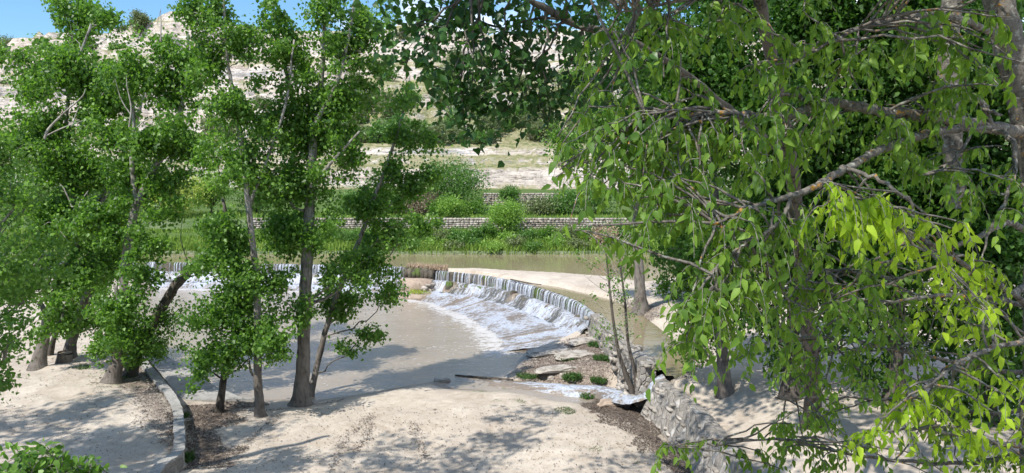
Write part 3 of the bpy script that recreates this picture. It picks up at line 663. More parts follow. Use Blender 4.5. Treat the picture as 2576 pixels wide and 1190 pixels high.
# ------------------------------------------------------------------ trees
DM = 3.0
def grow(name, label, cat, trunks, lobes, leaf, bark, leafm, group=None, dens=1., sigma=.2, detail=0, twigm=None, droop=0., limb_r=.3, split=None, base=None, per=66, fork=0, up=.7):
    """trunks: list of (N,4) arrays x,y,z,r; lobes: (centre, radii, weight); leaf: length"""
    loc = trunks[0][0][:3] if base is None else base
    r = empty(name, tuple(loc), label, cat, group); T = Tubes(); B = Tubes(); allp = []
    for tr in trunks:
        c = catmull(tr, 7); c[:, :2] += (rng.random((len(c), 2))-.5)*.03; n0 = c[:, 3].copy()
        if tr is trunks[0]: n0[:6] *= np.array([1.75, 1.35, 1.18, 1.08, 1.03, 1.])
        T.add(c[:, :3], n0, 12, .12); allp.append(c)
    A = np.vstack(allp); cl = []; 
    for (ce, ra, wt) in lobes:
        ce = np.array(ce); ra = np.array(ra); hd = np.hypot(A[:, 0]-ce[0], A[:, 1]-ce[1])
        cost = np.abs(A[:, 2]-(ce[2]-up*hd))+hd*.35; cost[A[:, 2] < loc[2]+.8] += 5; a = A[np.argmin(cost)]; a0 = a[:3]
        d = np.linalg.norm(ce-a0); mid = (a0+ce)/2+np.array([rng.normal()*.1*d, rng.normal()*.1*d, -.08*d+droop*d]); Lb = bez(a0, mid, ce, 9)
        Lb[1:-1] += rng.normal(size=(7, 3))*.025*d; r0 = min(max(a[3]*limb_r, .018), .02+.02*d)
        B.add(Lb, np.linspace(r0, r0*.3, 9), 6)
        vol = ra[0]*ra[2]; ncl = max(4, int(wt*dens*vol*9.*DM)); nsub = max(3, ncl//4)
        for s_ in range(nsub):
            q = rng.normal(size=3); q /= np.linalg.norm(q)+1e-9; q *= rng.random()**.42*(.65+.6*rng.random()); e = ce+q*ra+np.array([0, 0, .15*ra[2]])
            ti = rng.integers(3, 9); b0 = Lb[ti]; m = (b0+e)/2+np.array([0, 0, droop*.5-.06])*np.linalg.norm(e-b0)+rng.normal(size=3)*.08
            sb = bez(b0, m, e, 5); B.add(sb, np.linspace(max(r0*.25, .009), .004, 5), 3, cap=False)
            for k_ in range(4):
                t_ = .35+.65*rng.random(); pc = sb[min(int(t_*4), 3)]+(sb[min(int(t_*4)+1, 4)]-sb[min(int(t_*4), 3)])*((t_*4) % 1); pc = pc+rng.normal(size=3)*sigma*1.1
                cl.append(pc)
    cl = np.array(cl)
    tube_obj('trunk', T, bark, r); tube_obj('branches', B, twigm or bark, r)
    n = len(cl)*per; size = np.repeat(.45+1.*rng.random(len(cl)), per)
    pos = np.repeat(cl, per, 0)+rng.normal(size=(n, 3))*sigma*size[:, None]*np.array([1, 1, .8])
    tip = rnd_dirs(n, (0, 0, -.7)); nr = rnd_dirs(n, (0, -.1, .8)); ln = leaf*(.65+.6*rng.random(n))
    V, Fs = leaf_mesh(pos, tip, nr, ln, ln*(.9 if detail < 2 else .5), detail)
    leaf_obj('crown', V, Fs, leafm, r); return r
def TR(pts, y, dy=0., base=True):
    """trunk through picture positions at depth y (+dy towards the top); the first point stands on the ground"""
    out = []
    for i, (u, v, rad) in enumerate(pts):
        p = P(u, v, y+dy*i/max(1, len(pts)-1)); out.append((p[0], p[1], p[2], rad))
    if base: b = hit(pts[0][0], pts[0][1]); out[0] = (b[0], b[1], b[2]-.12, pts[0][2])
    return np.array(out)
def LB(lst, y, depth=.9):
    out = []
    for q in lst:
        u, v, ru, rv = q[:4]; yy = y+(q[4] if len(q) > 4 else rng.normal()*.6); wt = q[5] if len(q) > 5 else 1.
        s = yy/F; out.append((P(u, v, yy), (ru*s, (ru+rv)/2*s*depth, rv*s), wt))
    return out
def by(u, v): return hit(u, v)[1]
LP = 'poplars on the left terrace'
yA = by(95, 925)
grow('poplar_tree', 'leaning grey poplar with a lopped side stub, leftmost trunk on the sandy terrace', 'tree',
     [TR([(95, 925, .25), (112, 840, .22), (135, 770, .2), (165, 690, .18), (205, 600, .16), (250, 510, .14), (300, 420, .12), (340, 310, .09), (370, 200, .06)], yA, 2),
      TR([(125, 800, .14), (108, 775, .11), (98, 760, .1)], yA, 0, False), TR([(205, 600, .09), (170, 400, .08), (175, 220, .06), (230, 60, .04)], yA, 1, False)],
     LB([(180, 430, 130, 110), (90, 330, 110, 100), (250, 260, 120, 90), (190, 170, 120, 70), (60, 220, 80, 60, 1, .8), (130, 560, 120, 100), (60, 680, 100, 100), (210, 690, 90, 80),
         (160, 790, 80, 50), (190, 60, 55, 60, 3, .8), (240, 20, 70, 40, 3, .9), (150, 10, 50, 30, 3, .6), (310, 60, 60, 45, 2, .5), (160, 120, 40, 40, 2, .6), (20, 150, 30, 40, 1, .25)], yA),
     .15, M['poplar_bark'], M['poplar_leaf'], LP, dens=.95, sigma=.24)
yA2 = by(122, 895)
grow('poplar_tree', 'thin dark poplar close behind the leftmost leaning trunk', 'tree', [TR([(122, 893, .12), (140, 840, .1), (165, 790, .09), (200, 720, .07)], yA2)],
     LB([(235, 770, 70, 55), (250, 700, 70, 60)], yA2+1), .12, M['dark_bark'], M['poplar_leaf'], LP, dens=1., sigma=.24)
yA3 = by(175, 900)
grow('poplar_tree', 'short stout poplar trunk third from the left on the terrace', 'tree', [TR([(172, 900, .26), (182, 850, .22), (205, 780, .18), (240, 700, .14), (280, 600, .1)], yA3)],
     LB([(270, 640, 90, 70), (300, 560, 90, 80), (225, 800, 60, 40)], yA3+1), .12, M['poplar_bark'], M['poplar_leaf'], LP, dens=1., sigma=.24)
yB = by(283, 962)
grow('poplar_tree', 'forked grey poplar with ribbed bark at the middle of the terrace', 'tree',
     [TR([(280, 962, .27), (300, 885, .23), (318, 810, .2), (312, 740, .17), (314, 670, .16), (325, 590, .15), (345, 510, .14), (380, 440, .13), (412, 370, .11), (450, 290, .09), (470, 190, .07), (472, 80, .04)], yB, 1),
      TR([(345, 510, .1), (332, 420, .08), (336, 300, .06), (325, 190, .04)], yB+.5, 0, False), TR([(318, 810, .12), (300, 760, .09), (290, 720, .07)], yB, 0, False)],
     LB([(360, 610, 75, 50), (390, 340, 110, 90), (310, 450, 100, 85), (440, 230, 90, 80), (350, 190, 90, 70), (290, 790, 110, 60), (330, 850, 110, 45), (260, 570, 90, 80), (380, 690, 60, 45), (470, 350, 75, 60),
         (430, 450, 70, 40), (460, 150, 60, 60, 1, .6), (400, 120, 50, 40, 1, .5), (300, 330, 80, 60), (410, 520, 60, 35, 0, .8), (250, 860, 60, 30)], yB),
     .145, M['poplar_bark'], M['poplar_leaf'], LP, dens=.95, sigma=.22)
yC = by(330, 945)
grow('broken_tree', 'broken blackened trunk leaning right over the pool with split pale base', 'tree',
     [TR([(325, 945, .24), (345, 890, .22), (375, 830, .2), (410, 770, .19), (440, 720, .18), (472, 690, .15)], yC, -.5), TR([(420, 750, .04), (455, 700, .03), (470, 660, .02), (455, 600, .015), (460, 540, .008)], yC-.3, 0, False)],
     LB([(370, 870, 50, 28), (420, 850, 40, 25, 0, .6), (430, 790, 30, 20, 0, .3)], yC), .11, M['dark_bark'], M['poplar_leaf'], None, dens=1., sigma=.2, twigm=M['twig'])
def dead(parent_name, y, polys):
    for pl_ in polys:
        T = Tubes(); c = catmull(np.array([tuple(P(u, v, y-1.2))+(q,) for u, v, q in pl_]), 5); T.add(c[:, :3], c[:, 3]*.55, 6, .1)
        tube_obj('dead_branch', T, M['dead_wood'], bpy.data.objects[parent_name])
dead('poplar_tree', yA, [[(112, 350, .1), (122, 325, .09), (160, 285, .06), (205, 245, .045), (216, 222, .02)], [(180, 320, .04), (192, 285, .035), (198, 270, .02)], [(110, 345, .05), (150, 325, .045), (190, 310, .03), (218, 300, .015)], [(160, 472, .05), (175, 505, .045), (180, 520, .04)], [(195, 522, .05), (208, 500, .045), (222, 480, .02)], [(180, 520, .05), (215, 520, .04), (245, 522, .02)], [(160, 472, .03), (150, 462, .02)],
      [(175, 610, .03), (130, 560, .03), (100, 575, .02)], [(330, 150, .04), (300, 190, .035), (255, 240, .02)]])
dead('poplar_tree.003', yB, [[(325, 320, .06), (330, 270, .045), (320, 220, .03), (318, 190, .015)], [(330, 290, .04), (305, 250, .03), (290, 200, .015)], [(345, 320, .04), (370, 300, .03), (405, 290, .015)], [(395, 60, .02), (404, 25, .012)], [(404, 105, .05), (405, 60, .03), (404, 22, .012)], [(404, 60, .015), (414, 45, .008)]])
MP = 'poplars between beach and pool'
yD = by(550, 1037)
grow('poplar_tree', 'slim dark trunked poplar, leftmost of the four at the pool edge', 'tree', [TR([(550, 1037, .13), (563, 950, .12), (585, 860, .11), (600, 790, .1), (595, 650, .08), (560, 500, .05)], yD)],
     LB([(560, 880, 90, 55), (500, 915, 50, 22), (600, 780, 100, 80), (510, 800, 60, 50), (500, 660, 45, 60, 0, .9), (560, 640, 80, 70), (540, 560, 70, 50), (700, 850, 60, 50)], yD), .13, M['dark_bark'], M['poplar_leaf'], MP, dens=1.05, sigma=.2)
yE = by(655, 1047)
grow('poplar_tree', 'slender pale poplar with flared sunlit base on the beach, bent trunk', 'tree',
     [TR([(655, 1047, .16), (649, 960, .14), (648, 870, .13), (648, 760, .12), (638, 640, .11), (625, 520, .1), (612, 400, .09), (590, 260, .07), (570, 130, .05), (560, -60, .03)], yE),
      TR([(649, 960, .05), (632, 935, .04), (625, 905, .03)], yE, 0, False), TR([(625, 520, .06), (680, 380, .05), (720, 250, .04), (740, 100, .03)], yE, 1, False)],
     LB([(640, 850, 80, 70), (690, 880, 60, 40), (620, 420, 110, 100), (600, 270, 110, 95), (560, 120, 95, 90, 0, .8), (550, 10, 90, 60, 0, .8), (540, 380, 70, 70), (500, 180, 45, 60, 0, .6), (660, 700, 90, 70), (640, 120, 60, 80, 0, .7), (470, 30, 40, 50, 0, .6)], yE),
     .13, M['poplar_bark'], M['poplar_leaf'], MP, dens=.86, sigma=.2)
yF = by(758, 1018)
grow('poplar_tree', 'tallest and thickest poplar at the pool edge, pale upper trunk dividing into ascending limbs', 'tree',
     [TR([(756, 1018, .33), (762, 920, .25), (765, 800, .23), (772, 660, .22), (778, 520, .2), (783, 420, .17), (795, 310, .13), (808, 200, .1), (815, 90, .07), (812, -60, .04)], yF),
      TR([(783, 420, .1), (745, 280, .08), (715, 160, .07), (690, 30, .05), (685, -60, .03)], yF+.5, 0, False), TR([(795, 310, .08), (850, 200, .06), (880, 80, .05), (895, -30, .03)], yF-.5, 0, False),
      TR([(780, 470, .07), (850, 390, .05), (905, 330, .03)], yF-.6, 0, False)],
     LB([(750, 440, 100, 85), (720, 310, 95, 90), (830, 270, 110, 95), (740, 160, 90, 90, 0, .9), (870, 140, 95, 90, 0, .9), (700, 50, 80, 65, 0, .8), (820, 20, 90, 60, 0, .9), (925, 110, 60, 60, 0, .8), (900, 240, 80, 65),
         (780, 350, 110, 70), (850, 350, 70, 60), (740, 610, 70, 50), (680, 470, 80, 60), (700, 560, 80, 70), (810, 590, 80, 50), (860, 690, 90, 50), (720, 760, 70, 60), (890, 390, 55, 35, 0, .5), (800, 500, 70, 50, 0, .8), (940, 640, 60, 35), (930, 20, 45, 40, 0, .4)], yF),
     .135, M['poplar_bark'], M['poplar_leaf'], MP, dens=.86, sigma=.21)
yG = by(778, 1000)
grow('poplar_tree', 'thin poplar leaning right from the foot of the thickest trunk', 'tree',
     [TR([(776, 1003, .13), (800, 910, .12), (828, 800, .11), (868, 690, .1), (905, 600, .09), (945, 490, .075), (978, 400, .06), (1010, 300, .045), (1030, 190, .03)], yG)],
     LB([(880, 780, 55, 55), (930, 840, 30, 22), (850, 750, 60, 40), (930, 680, 75, 35), (985, 730, 22, 40), (990, 570, 75, 42), (900, 530, 80, 60), (1040, 480, 50, 50, 0, .9), (1000, 350, 55, 60, 0, .8), (1075, 330, 40, 40, 0, .6), (1030, 240, 45, 60, 0, .7), (1010, 430, 70, 50), (950, 470, 60, 50), (960, 610, 70, 35), (1050, 560, 40, 22), (1080, 440, 25, 25, 0, .4)], yG),
     .135, M['poplar_bark'], M['poplar_leaf'], MP, dens=.86, sigma=.19)
# near poplar at the left frame edge
yZ = 17.
grow('poplar_tree', 'near leafy poplar filling the left edge, its trunk out of frame', 'tree', [np.array([(-14.5, 17.5, float(ground_h(-14.5, 17.5))-.1, .3), (-14.2, 17.3, 3.5, .25), (-13.6, 17, 7, .2), (-13, 16.8, 10, .14), (-12.6, 16.6, 13, .08)])],
     LB([(40, 520, 90, 80), (10, 640, 100, 90), (60, 760, 95, 80), (20, 400, 70, 70), (110, 640, 70, 60), (-50, 860, 90, 55), (20, 860, 60, 40), (-60, 300, 80, 80), (-10, 945, 35, 14, 0, .6)], yZ), .1, M['poplar_bark'], M['poplar_leaf_light'], LP, dens=1.9, sigma=.17, per=44)

# right side: trees on the far channel bank
RB = 'trees on the sandy bank right of the channel'
yH = by(1615, 785)
grow('poplar_tree', 'straight grey trunk standing alone on the sandbank beside the channel', 'tree', [TR([(1613, 787, .33), (1608, 700, .27), (1603, 600, .25), (1597, 480, .22), (1590, 330, .17), (1580, 180, .1)], yH)],
     LB([(1560, 330, 110, 80), (1610, 460, 90, 55), (1440, 390, 60, 50), (1500, 300, 90, 60), (1650, 540, 70, 40), (1400, 340, 50, 40), (1620, 200, 120, 90), (1480, 200, 90, 60)], yH), .14, M['poplar_bark'], M['poplar_leaf'], RB, dens=.7, sigma=.3)
yJ = by(1790, 740)
grow('poplar_tree', 'pale leaning trunk half hidden in dark foliage, behind the sandy bank', 'tree', [TR([(1775, 745, .2), (1755, 660, .18), (1735, 580, .16), (1705, 480, .12), (1690, 380, .08)], yJ)],
     LB([(1770, 640, 110, 60), (1720, 700, 70, 45), (1830, 700, 90, 60), (1700, 600, 70, 40), (1700, 480, 100, 70), (1850, 560, 120, 80), (1680, 740, 40, 25)], yJ-1), .14, M['poplar_bark'], M['poplar_leaf'], RB, dens=.8, sigma=.3)
yK = by(1825, 988)
grow('poplar_tree', 'grey trunk rising from the sand right of the channel end', 'tree', [TR([(1827, 990, .24), (1818, 900, .2), (1812, 780, .18), (1805, 600, .15), (1790, 350, .1)], yK)],
     LB([(1790, 800, 75, 60), (1830, 650, 110, 80), (1760, 720, 50, 50), (1760, 860, 30, 30, 0, .7), (1900, 500, 120, 100), (1720, 420, 100, 90), (1850, 250, 150, 110)], yK+1), .12, M['poplar_bark'], M['poplar_leaf'], RB, dens=.8, sigma=.25)
# tall poplars on the viewer's own bank; their high crowns shade the beach
def tallp(x, y, crown, lab, dn=.16):
    z = float(ground_h(x, y)); c = np.array(crown, float); top = c[:, :3].mean(0)
    t = np.array([(x, y, z-.1, .32), (x+.1, y+.1, z+3, .28), (lerp(x, top[0], .3), lerp(y, top[1], .3), 10, .2), (lerp(x, top[0], .7), lerp(y, top[1], .7), 14, .12), (top[0], top[1], 17, .07)])
    grow('poplar_tree', lab, 'tree', [t], [((a, b_, c_), (r_, r_, r_*.6), 1.) for a, b_, c_, r_ in crown], .2, M['poplar_bark'], M['poplar_leaf'], None, dens=dn, sigma=.4, per=60)
tallp(-10, 4, [(-14, 8, 15.5, 2.3), (-11.5, 11, 15, 2.4), (-8.5, 9, 15, 2.4), (-9, 13.5, 15.5, 2.2), (-6, 12, 15, 2.2), (-12.5, 14.5, 16, 2.2), (-5.5, 8, 15, 2.), (-7, 16.5, 16, 1.7)], 'tall poplar rooted left of the viewer, only its shade falls on the beach')
tallp(2.5, -3, [(-3, 8, 15, 2.2), (-1, 11.5, 15, 2.3), (1.5, 9, 15, 2.2), (2, 13.5, 15.5, 2.2), (-3, 14.5, 15.5, 1.9), (.5, 16.5, 16, 1.9), (4, 17, 16, 2.), (-2, 18, 16.5, 1.5), (4, 11, 15, 2), (6, 8, 14.5, 2), (7.5, 12, 15, 2.2), (8, 16, 16, 2), (5.5, 14.5, 15.5, 2), (10.5, 14, 15.5, 2), (3.5, 5, 14, 2)], 'tall poplar rooted behind the viewer, only its shade falls on the right of the beach', .22)
tallp(-19, 6, [(-24, 11, 15.5, 2.3), (-20, 13, 15.5, 2.3), (-17, 11, 15, 2.2), (-22, 17, 16, 2.), (-17, 16, 16, 2.1), (-25, 15, 16, 2)], 'tall poplar rooted far left of the viewer, only its shade falls on the terrace', .55)
# leafy backdrop trees on the right
BK = 'tall trees behind the hanging branches'
for i, (u, v, y, lob, lab) in enumerate([
    (1990, 1000, 21., [(1950, 600, 150, 110), (2080, 480, 150, 120), (1950, 300, 160, 120), (1780, 150, 170, 110), (2060, 110, 160, 110), (2130, 680, 130, 90), (1900, 780, 90, 60, 0, .5), (1620, 60, 110, 80), (1850, 0, 170, 90), (1700, 300, 120, 90), (2080, 0, 140, 80), (1720, 620, 70, 60, 0, .6), (2010, 900, 90, 50, 0, .35)], 'tall tree with dense dark crown, trunk left of the reddish leafed one'),
    (2250, 1010, 18., [(2260, 640, 150, 110), (2200, 450, 150, 120), (2330, 330, 150, 120), (2230, 150, 160, 120), (2400, 520, 130, 110), (2330, 810, 130, 60, 0, .6), (2140, 800, 80, 60, 0, .4), (2200, 920, 90, 50, 0, .3), (2280, 0, 150, 80), (2100, 300, 120, 90)], 'tall tree with dense dark crown in the middle of the right thicket'),
    (2480, 1060, 15., [(2500, 640, 130, 120), (2480, 450, 140, 120), (2560, 250, 130, 130), (2450, 100, 150, 110), (2580, 820, 120, 100, 0, .8), (2440, 800, 100, 60, 0, .6), (2540, 960, 100, 70, 0, .5), (2400, 1050, 110, 60, 0, .4), (2480, -30, 140, 80), (2600, 420, 100, 120)], 'tall tree with dense dark crown nearest the right frame edge')]):
    b = hit(u, v); yy = b[1] if abs(b[1]-y) < 6 else y
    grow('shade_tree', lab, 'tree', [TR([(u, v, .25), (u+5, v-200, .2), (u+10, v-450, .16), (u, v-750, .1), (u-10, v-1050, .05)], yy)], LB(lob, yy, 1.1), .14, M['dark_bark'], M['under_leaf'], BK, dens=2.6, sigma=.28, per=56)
# overhanging poplar whose leaf colour is darkened for shade
b = hit(2045, 1070)
pt = [(b[0], b[1], b[2]-.1, .19)]+[tuple(P(u, v, y))+(r,) for u, v, y, r in [(2040, 900, 20, .2), (2020, 700, 18.5, .17), (1995, 450, 15, .13), (1950, 200, 12.5, .1), (1900, -50, 11., .085), (1840, -300, 10, .1)]]
br = np.array([tuple(P(u, v, y))+(r,) for u, v, y, r in [(1985, 400, 14.5, .07), (1830, 270, 11.8, .05), (1700, 170, 10.3, .045), (1580, 100, 9.8, .04), (1450, 60, 9.4, .05), (1370, 20, 9.2, .04), (1290, -15, 9, .03), (1180, -30, 8.8, .02)]])
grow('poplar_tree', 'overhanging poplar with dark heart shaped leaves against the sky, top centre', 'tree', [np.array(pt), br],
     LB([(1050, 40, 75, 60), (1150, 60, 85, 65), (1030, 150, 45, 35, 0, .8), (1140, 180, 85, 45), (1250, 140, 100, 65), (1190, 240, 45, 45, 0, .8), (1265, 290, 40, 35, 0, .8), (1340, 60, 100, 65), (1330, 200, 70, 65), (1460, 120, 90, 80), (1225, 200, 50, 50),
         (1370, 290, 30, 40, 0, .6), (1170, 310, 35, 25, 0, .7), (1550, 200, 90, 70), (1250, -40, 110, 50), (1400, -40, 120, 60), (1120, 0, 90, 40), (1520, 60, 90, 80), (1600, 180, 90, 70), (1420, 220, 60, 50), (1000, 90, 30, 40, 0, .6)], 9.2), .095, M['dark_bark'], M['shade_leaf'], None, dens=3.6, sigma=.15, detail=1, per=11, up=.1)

# ------------------------------------------------------------------ hackberry with drooping leaves
def hackberry(name, label, trunks, boughs, lobes, leafm, seedn, group=None, barkm=None, lsz=.075, tw_len=.33, dens=1., lime=None):
    loc = trunks[0][0][:3]; r = empty(name, tuple(loc), label, 'tree', group); T = Tubes(); B = Tubes(); Tw = Tubes(); A = []
    for tr in trunks: c = catmull(tr, 8); T.add(c[:, :3], c[:, 3], 14, .1); A.append(c)
    for tr in boughs:
        c = catmull(tr, 6); c[1:-1, :3] += rng.normal(size=(len(c)-2, 3))*.007; B.add(c[:, :3], c[:, 3], 8, .12); A.append(c)
    A = np.vstack(A); pos = []; tips = []; nrs = []; lm = []
    for (ce, ra, wt) in lobes:
        ce = np.array(ce); ra = np.array(ra); nb = max(3, int(wt*dens*ra[0]*ra[2]*42))
        d = np.linalg.norm(A[:, :3]-ce, axis=1)+np.maximum(0, ce[2]-A[:, 2])*.5; cand = np.argsort(d)[:18]
        isl = rng.random() < (lime or 0)
        for s_ in range(nb):
            q = rng.normal(size=3); q /= np.linalg.norm(q); q *= rng.random()**.4; e = ce+q*ra; a = A[rng.choice(cand), :3]
            dl = np.linalg.norm(e-a); m = (a+e)/2+np.array([0, 0, .12*dl])+rng.normal(size=3)*.07*dl; sb = bez(a, m, e, 8); sb[1:-1] += rng.normal(size=(6, 3))*.012*dl
            B.add(sb, np.linspace(.011, .0045, 8), 4, cap=False)
            nt_ = rng.integers(3, 6)
            for k_ in range(nt_):
                o_ = sb[rng.integers(3, 8)]; az = rng.random()*6.283; Ln = tw_len*(.5+.8*rng.random())
                dr = np.array([math.cos(az)*.6, math.sin(az)*.6, -.35-.6*rng.random()]); e2 = o_+dr*Ln; m2 = o_+np.array([math.cos(az), math.sin(az), .15])*Ln*.4
                tw = bez(o_, m2, e2, 6); Tw.add(tw, np.linspace(.0035, .0015, 6), 3, cap=False)
                nl = max(5, int(Ln/.034)); tt = np.linspace(.12, 1, nl)*5; i0 = np.minimum(tt.astype(int), 4); pp = tw[i0]+(tw[i0+1]-tw[i0])*(tt-i0)[:, None]
                hd = np.array([-math.sin(az), math.cos(az), 0]); sg = np.where(np.arange(nl) % 2 == 0, 1, -1)[:, None]
                tp = hd*sg*.6+np.array([0, 0, -.8])+rng.normal(size=(nl, 3))*.32+dr*.35
                nr = rng.normal(size=(nl, 3))*.45+np.array([math.cos(az)*.5, math.sin(az)*.5-.25, .55])
                pos.append(pp+rng.normal(size=(nl, 3))*.006); tips.append(tp); nrs.append(nr)
    pos = np.vstack(pos); tips = np.vstack(tips); nrs = np.vstack(nrs); n = len(pos)
    tube_obj('trunk', T, barkm or M['near_bark'], r); tube_obj('branches', B, M['near_bark'], r); tube_obj('twigs', Tw, M['near_twig'], r)
    ln = lsz*(.45+.8*rng.random(n)); V, Fs = leaf_mesh(pos, tips, nrs, ln, ln*.5, 2, .3, .22)
    leaf_obj('leaves', V, Fs, leafm, r); print(name, n, 'leaves'); return r
def BR(l): return np.array([tuple(P(u, v, y))+(r,) for u, v, y, r in l])
HG = 'hackberries on the near bank'
def LBn(l): return [(P(u, v, y), (ru*y/F, (ru+rv)*.5*y/F, rv*y/F), wt) for u, v, y, ru, rv, wt in l]
g0 = P(2620, 1300, 7.6); g0[2] = float(ground_h(g0[0], g0[1]))-.1
hackberry('hackberry_tree', 'large hackberry whose lichen spotted limb reaches in from the right edge', [np.array([tuple(g0)+(.2,)]+[tuple(P(u, v, y))+(r,) for u, v, y, r in [(2625, 800, 7.5, .17), (2620, 500, 7.3, .155), (2585, 300, 7.1, .14), (2540, 120, 7, .13), (2500, -60, 7, .12), (2470, -300, 7, .1)]]),
           BR([(2405, 520, 9.2, .10), (2395, 330, 9.1, .11), (2385, 150, 9, .11), (2400, -60, 9, .1)])],
    [BR([(2590, 335, 7.05, .062), (2520, 325, 6.6, .055), (2450, 312, 6.3, .05), (2370, 300, 6.1, .045), (2290, 288, 5.9, .042), (2200, 275, 5.8, .04), (2110, 262, 5.7, .036), (2050, 264, 5.6, .033), (1990, 288, 5.5, .028), (1900, 290, 5.4, .022), (1800, 284, 5.3, .017), (1700, 288, 5.3, .012), (1620, 280, 5.2, .007)]),
     BR([(2470, 316, 6.4, .04), (2380, 325, 6.1, .034), (2280, 350, 5.8, .031), (2190, 390, 5.6, .029), (2120, 430, 5.4, .027), (2040, 475, 5.2, .024), (1960, 500, 5.1, .02), (1880, 525, 5., .015), (1800, 562, 4.9, .009)]),
     BR([(2050, 264, 5.6, .02), (2010, 243, 5.5, .015), (1960, 236, 5.4, .01), (1900, 215, 5.4, .006)]),
     BR([(1985, 500, 5.1, .014), (1970, 540, 5., .013), (1920, 590, 4.9, .012), (1860, 620, 4.9, .01), (1800, 680, 4.8, .007), (1790, 740, 4.8, .004)]),
     BR([(2130, 425, 5.4, .015), (2200, 450, 5.3, .014), (2280, 500, 5.2, .012), (2310, 560, 5.2, .009), (2360, 620, 5.2, .006), (2375, 700, 5.1, .003)]),
     BR([(2495, 322, 6.2, .02), (2545, 350, 5.9, .02), (2552, 420, 5.8, .018), (2530, 500, 5.7, .014), (2490, 580, 5.6, .01), (2470, 650, 5.5, .005)]),
     BR([(2495, 322, 6.2, .018), (2450, 325, 6., .015), (2420, 370, 5.9, .012), (2380, 420, 5.8, .009), (2310, 440, 5.8, .005)]),
     BR([(2490, 315, 6.4, .022), (2475, 260, 6.3, .022), (2440, 250, 6.2, .016), (2415, 270, 6.2, .012), (2412, 320, 6.1, .005)]),
     BR([(2470, 265, 6.3, .016), (2500, 285, 6.2, .014), (2520, 290, 6.2, .01)]),
     BR([(2540, 120, 7, .04), (2450, 60, 6.4, .03), (2330, 40, 5.9, .024), (2200, 60, 5.6, .018), (2080, 110, 5.4, .012), (1980, 170, 5.3, .007)]),
     BR([(2500, -60, 7, .04), (2300, -80, 6.2, .03), (2080, -60, 5.8, .024), (1850, -30, 5.6, .016), (1680, 10, 5.5, .01), (1560, 30, 5.4, .006)]),
     BR([(2600, 600, 7.2, .04), (2540, 560, 6.4, .026), (2450, 600, 6., .02), (2330, 640, 5.7, .014), (2200, 660, 5.5, .008)]),
     BR([(2610, 700, 7.2, .04), (2500, 760, 6.2, .022), (2380, 740, 5.8, .016), (2250, 760, 5.6, .008)])],
    LBn([(1500, 330, 5.2, 70, 70, 1.7), (1560, 250, 5.3, 80, 50, 1.2), (1440, 360, 5.2, 60, 60, 1.5), (1600, 370, 5.2, 90, 80, 1.8), (1480, 430, 5.1, 55, 55, 1.5), (1540, 480, 5.1, 60, 50, 1.4), (1400, 420, 5.2, 30, 50, .8), (1720, 450, 5.1, 70, 50, 1.), (2200, 180, 5.4, 90, 70, .8), (2420, 130, 5.5, 80, 60, .8), (2300, 300, 5.6, 80, 40, .6), (1960, 560, 5., 70, 50, .8), (2440, 250, 5.6, 60, 50, .5), (1700, 350, 5.3, 90, 70, 1.), (1820, 350, 5.3, 80, 60, 1.), (1760, 440, 5., 90, 60, 1.), (1640, 450, 5.1, 80, 50, .9), (1610, 520, 5., 60, 35, .7), (1425, 570, 5., 20, 30, .15),
        (1880, 400, 5.2, 80, 60, 1.), (1930, 330, 5.2, 60, 50, .7), (1700, 540, 5., 90, 60, .8), (1860, 540, 4.9, 90, 50, .7), (1830, 660, 4.9, 70, 60, .7), (1790, 740, 4.8, 50, 50, .7), (1740, 800, 4.8, 30, 55, .6), (1850, 780, 4.9, 45, 80, .7), (1740, 860, 4.8, 14, 20, .3), (1900, 700, 5, 60, 80, .7), (1990, 690, 5.4, 60, 60, .7), (2040, 770, 5.6, 60, 60, .7), (1960, 850, 5.6, 50, 60, .6),
        (1660, 90, 5.4, 90, 70, .9), (1780, 60, 5.5, 90, 60, .9), (1900, 80, 5.4, 90, 70, .8), (1550, 60, 5.4, 70, 60, .6), (2020, 60, 5.4, 80, 70, .8), (1740, 190, 5.4, 90, 60, .8), (1880, 190, 5.4, 70, 50, .7), (2130, 130, 5.6, 80, 60, .7), (2260, 110, 5.8, 80, 60, .6), (2360, 170, 6., 80, 60, .5), (2080, 220, 5.5, 70, 40, .4), (2300, 250, 6, 80, 40, .4),
        (2480, 100, 5.6, 70, 70, .5), (2540, 200, 5.2, 50, 60, .5), (2560, 100, 5., 40, 60, .5), (2480, 430, 5.7, 80, 80, .7), (2550, 520, 5.6, 70, 70, .7), (2400, 480, 5.8, 80, 70, .6), (2300, 420, 6., 80, 50, .5), (2250, 360, 6.2, 80, 40, .4), (2130, 520, 5.5, 80, 60, .5), (2050, 600, 5.3, 80, 60, .6), (2000, 400, 5.8, 80, 60, .5), (2100, 330, 6, 80, 40, .4)])+[((x_, y_, z_), (1.6, 1.5, .8), .28) for x_, y_, z_ in [(0, 3.2, 11.6), (2.2, 3.4, 11.8), (.8, 1.2, 12.5), (3.2, 1.5, 12.6), (4.4, 4., 11.8), (-1.2, 4.6, 11.8), (1.4, 5.4, 11.9), (3.6, 6., 12.)]],  # last lobes: unseen boughs above the frame, added to shade the near leaves
    M['hackberry_leaf'], 1, HG, lsz=.088, dens=1.9)
g1 = P(2760, 1300, 8.5); g1[2] = float(ground_h(g1[0], g1[1]))-.1
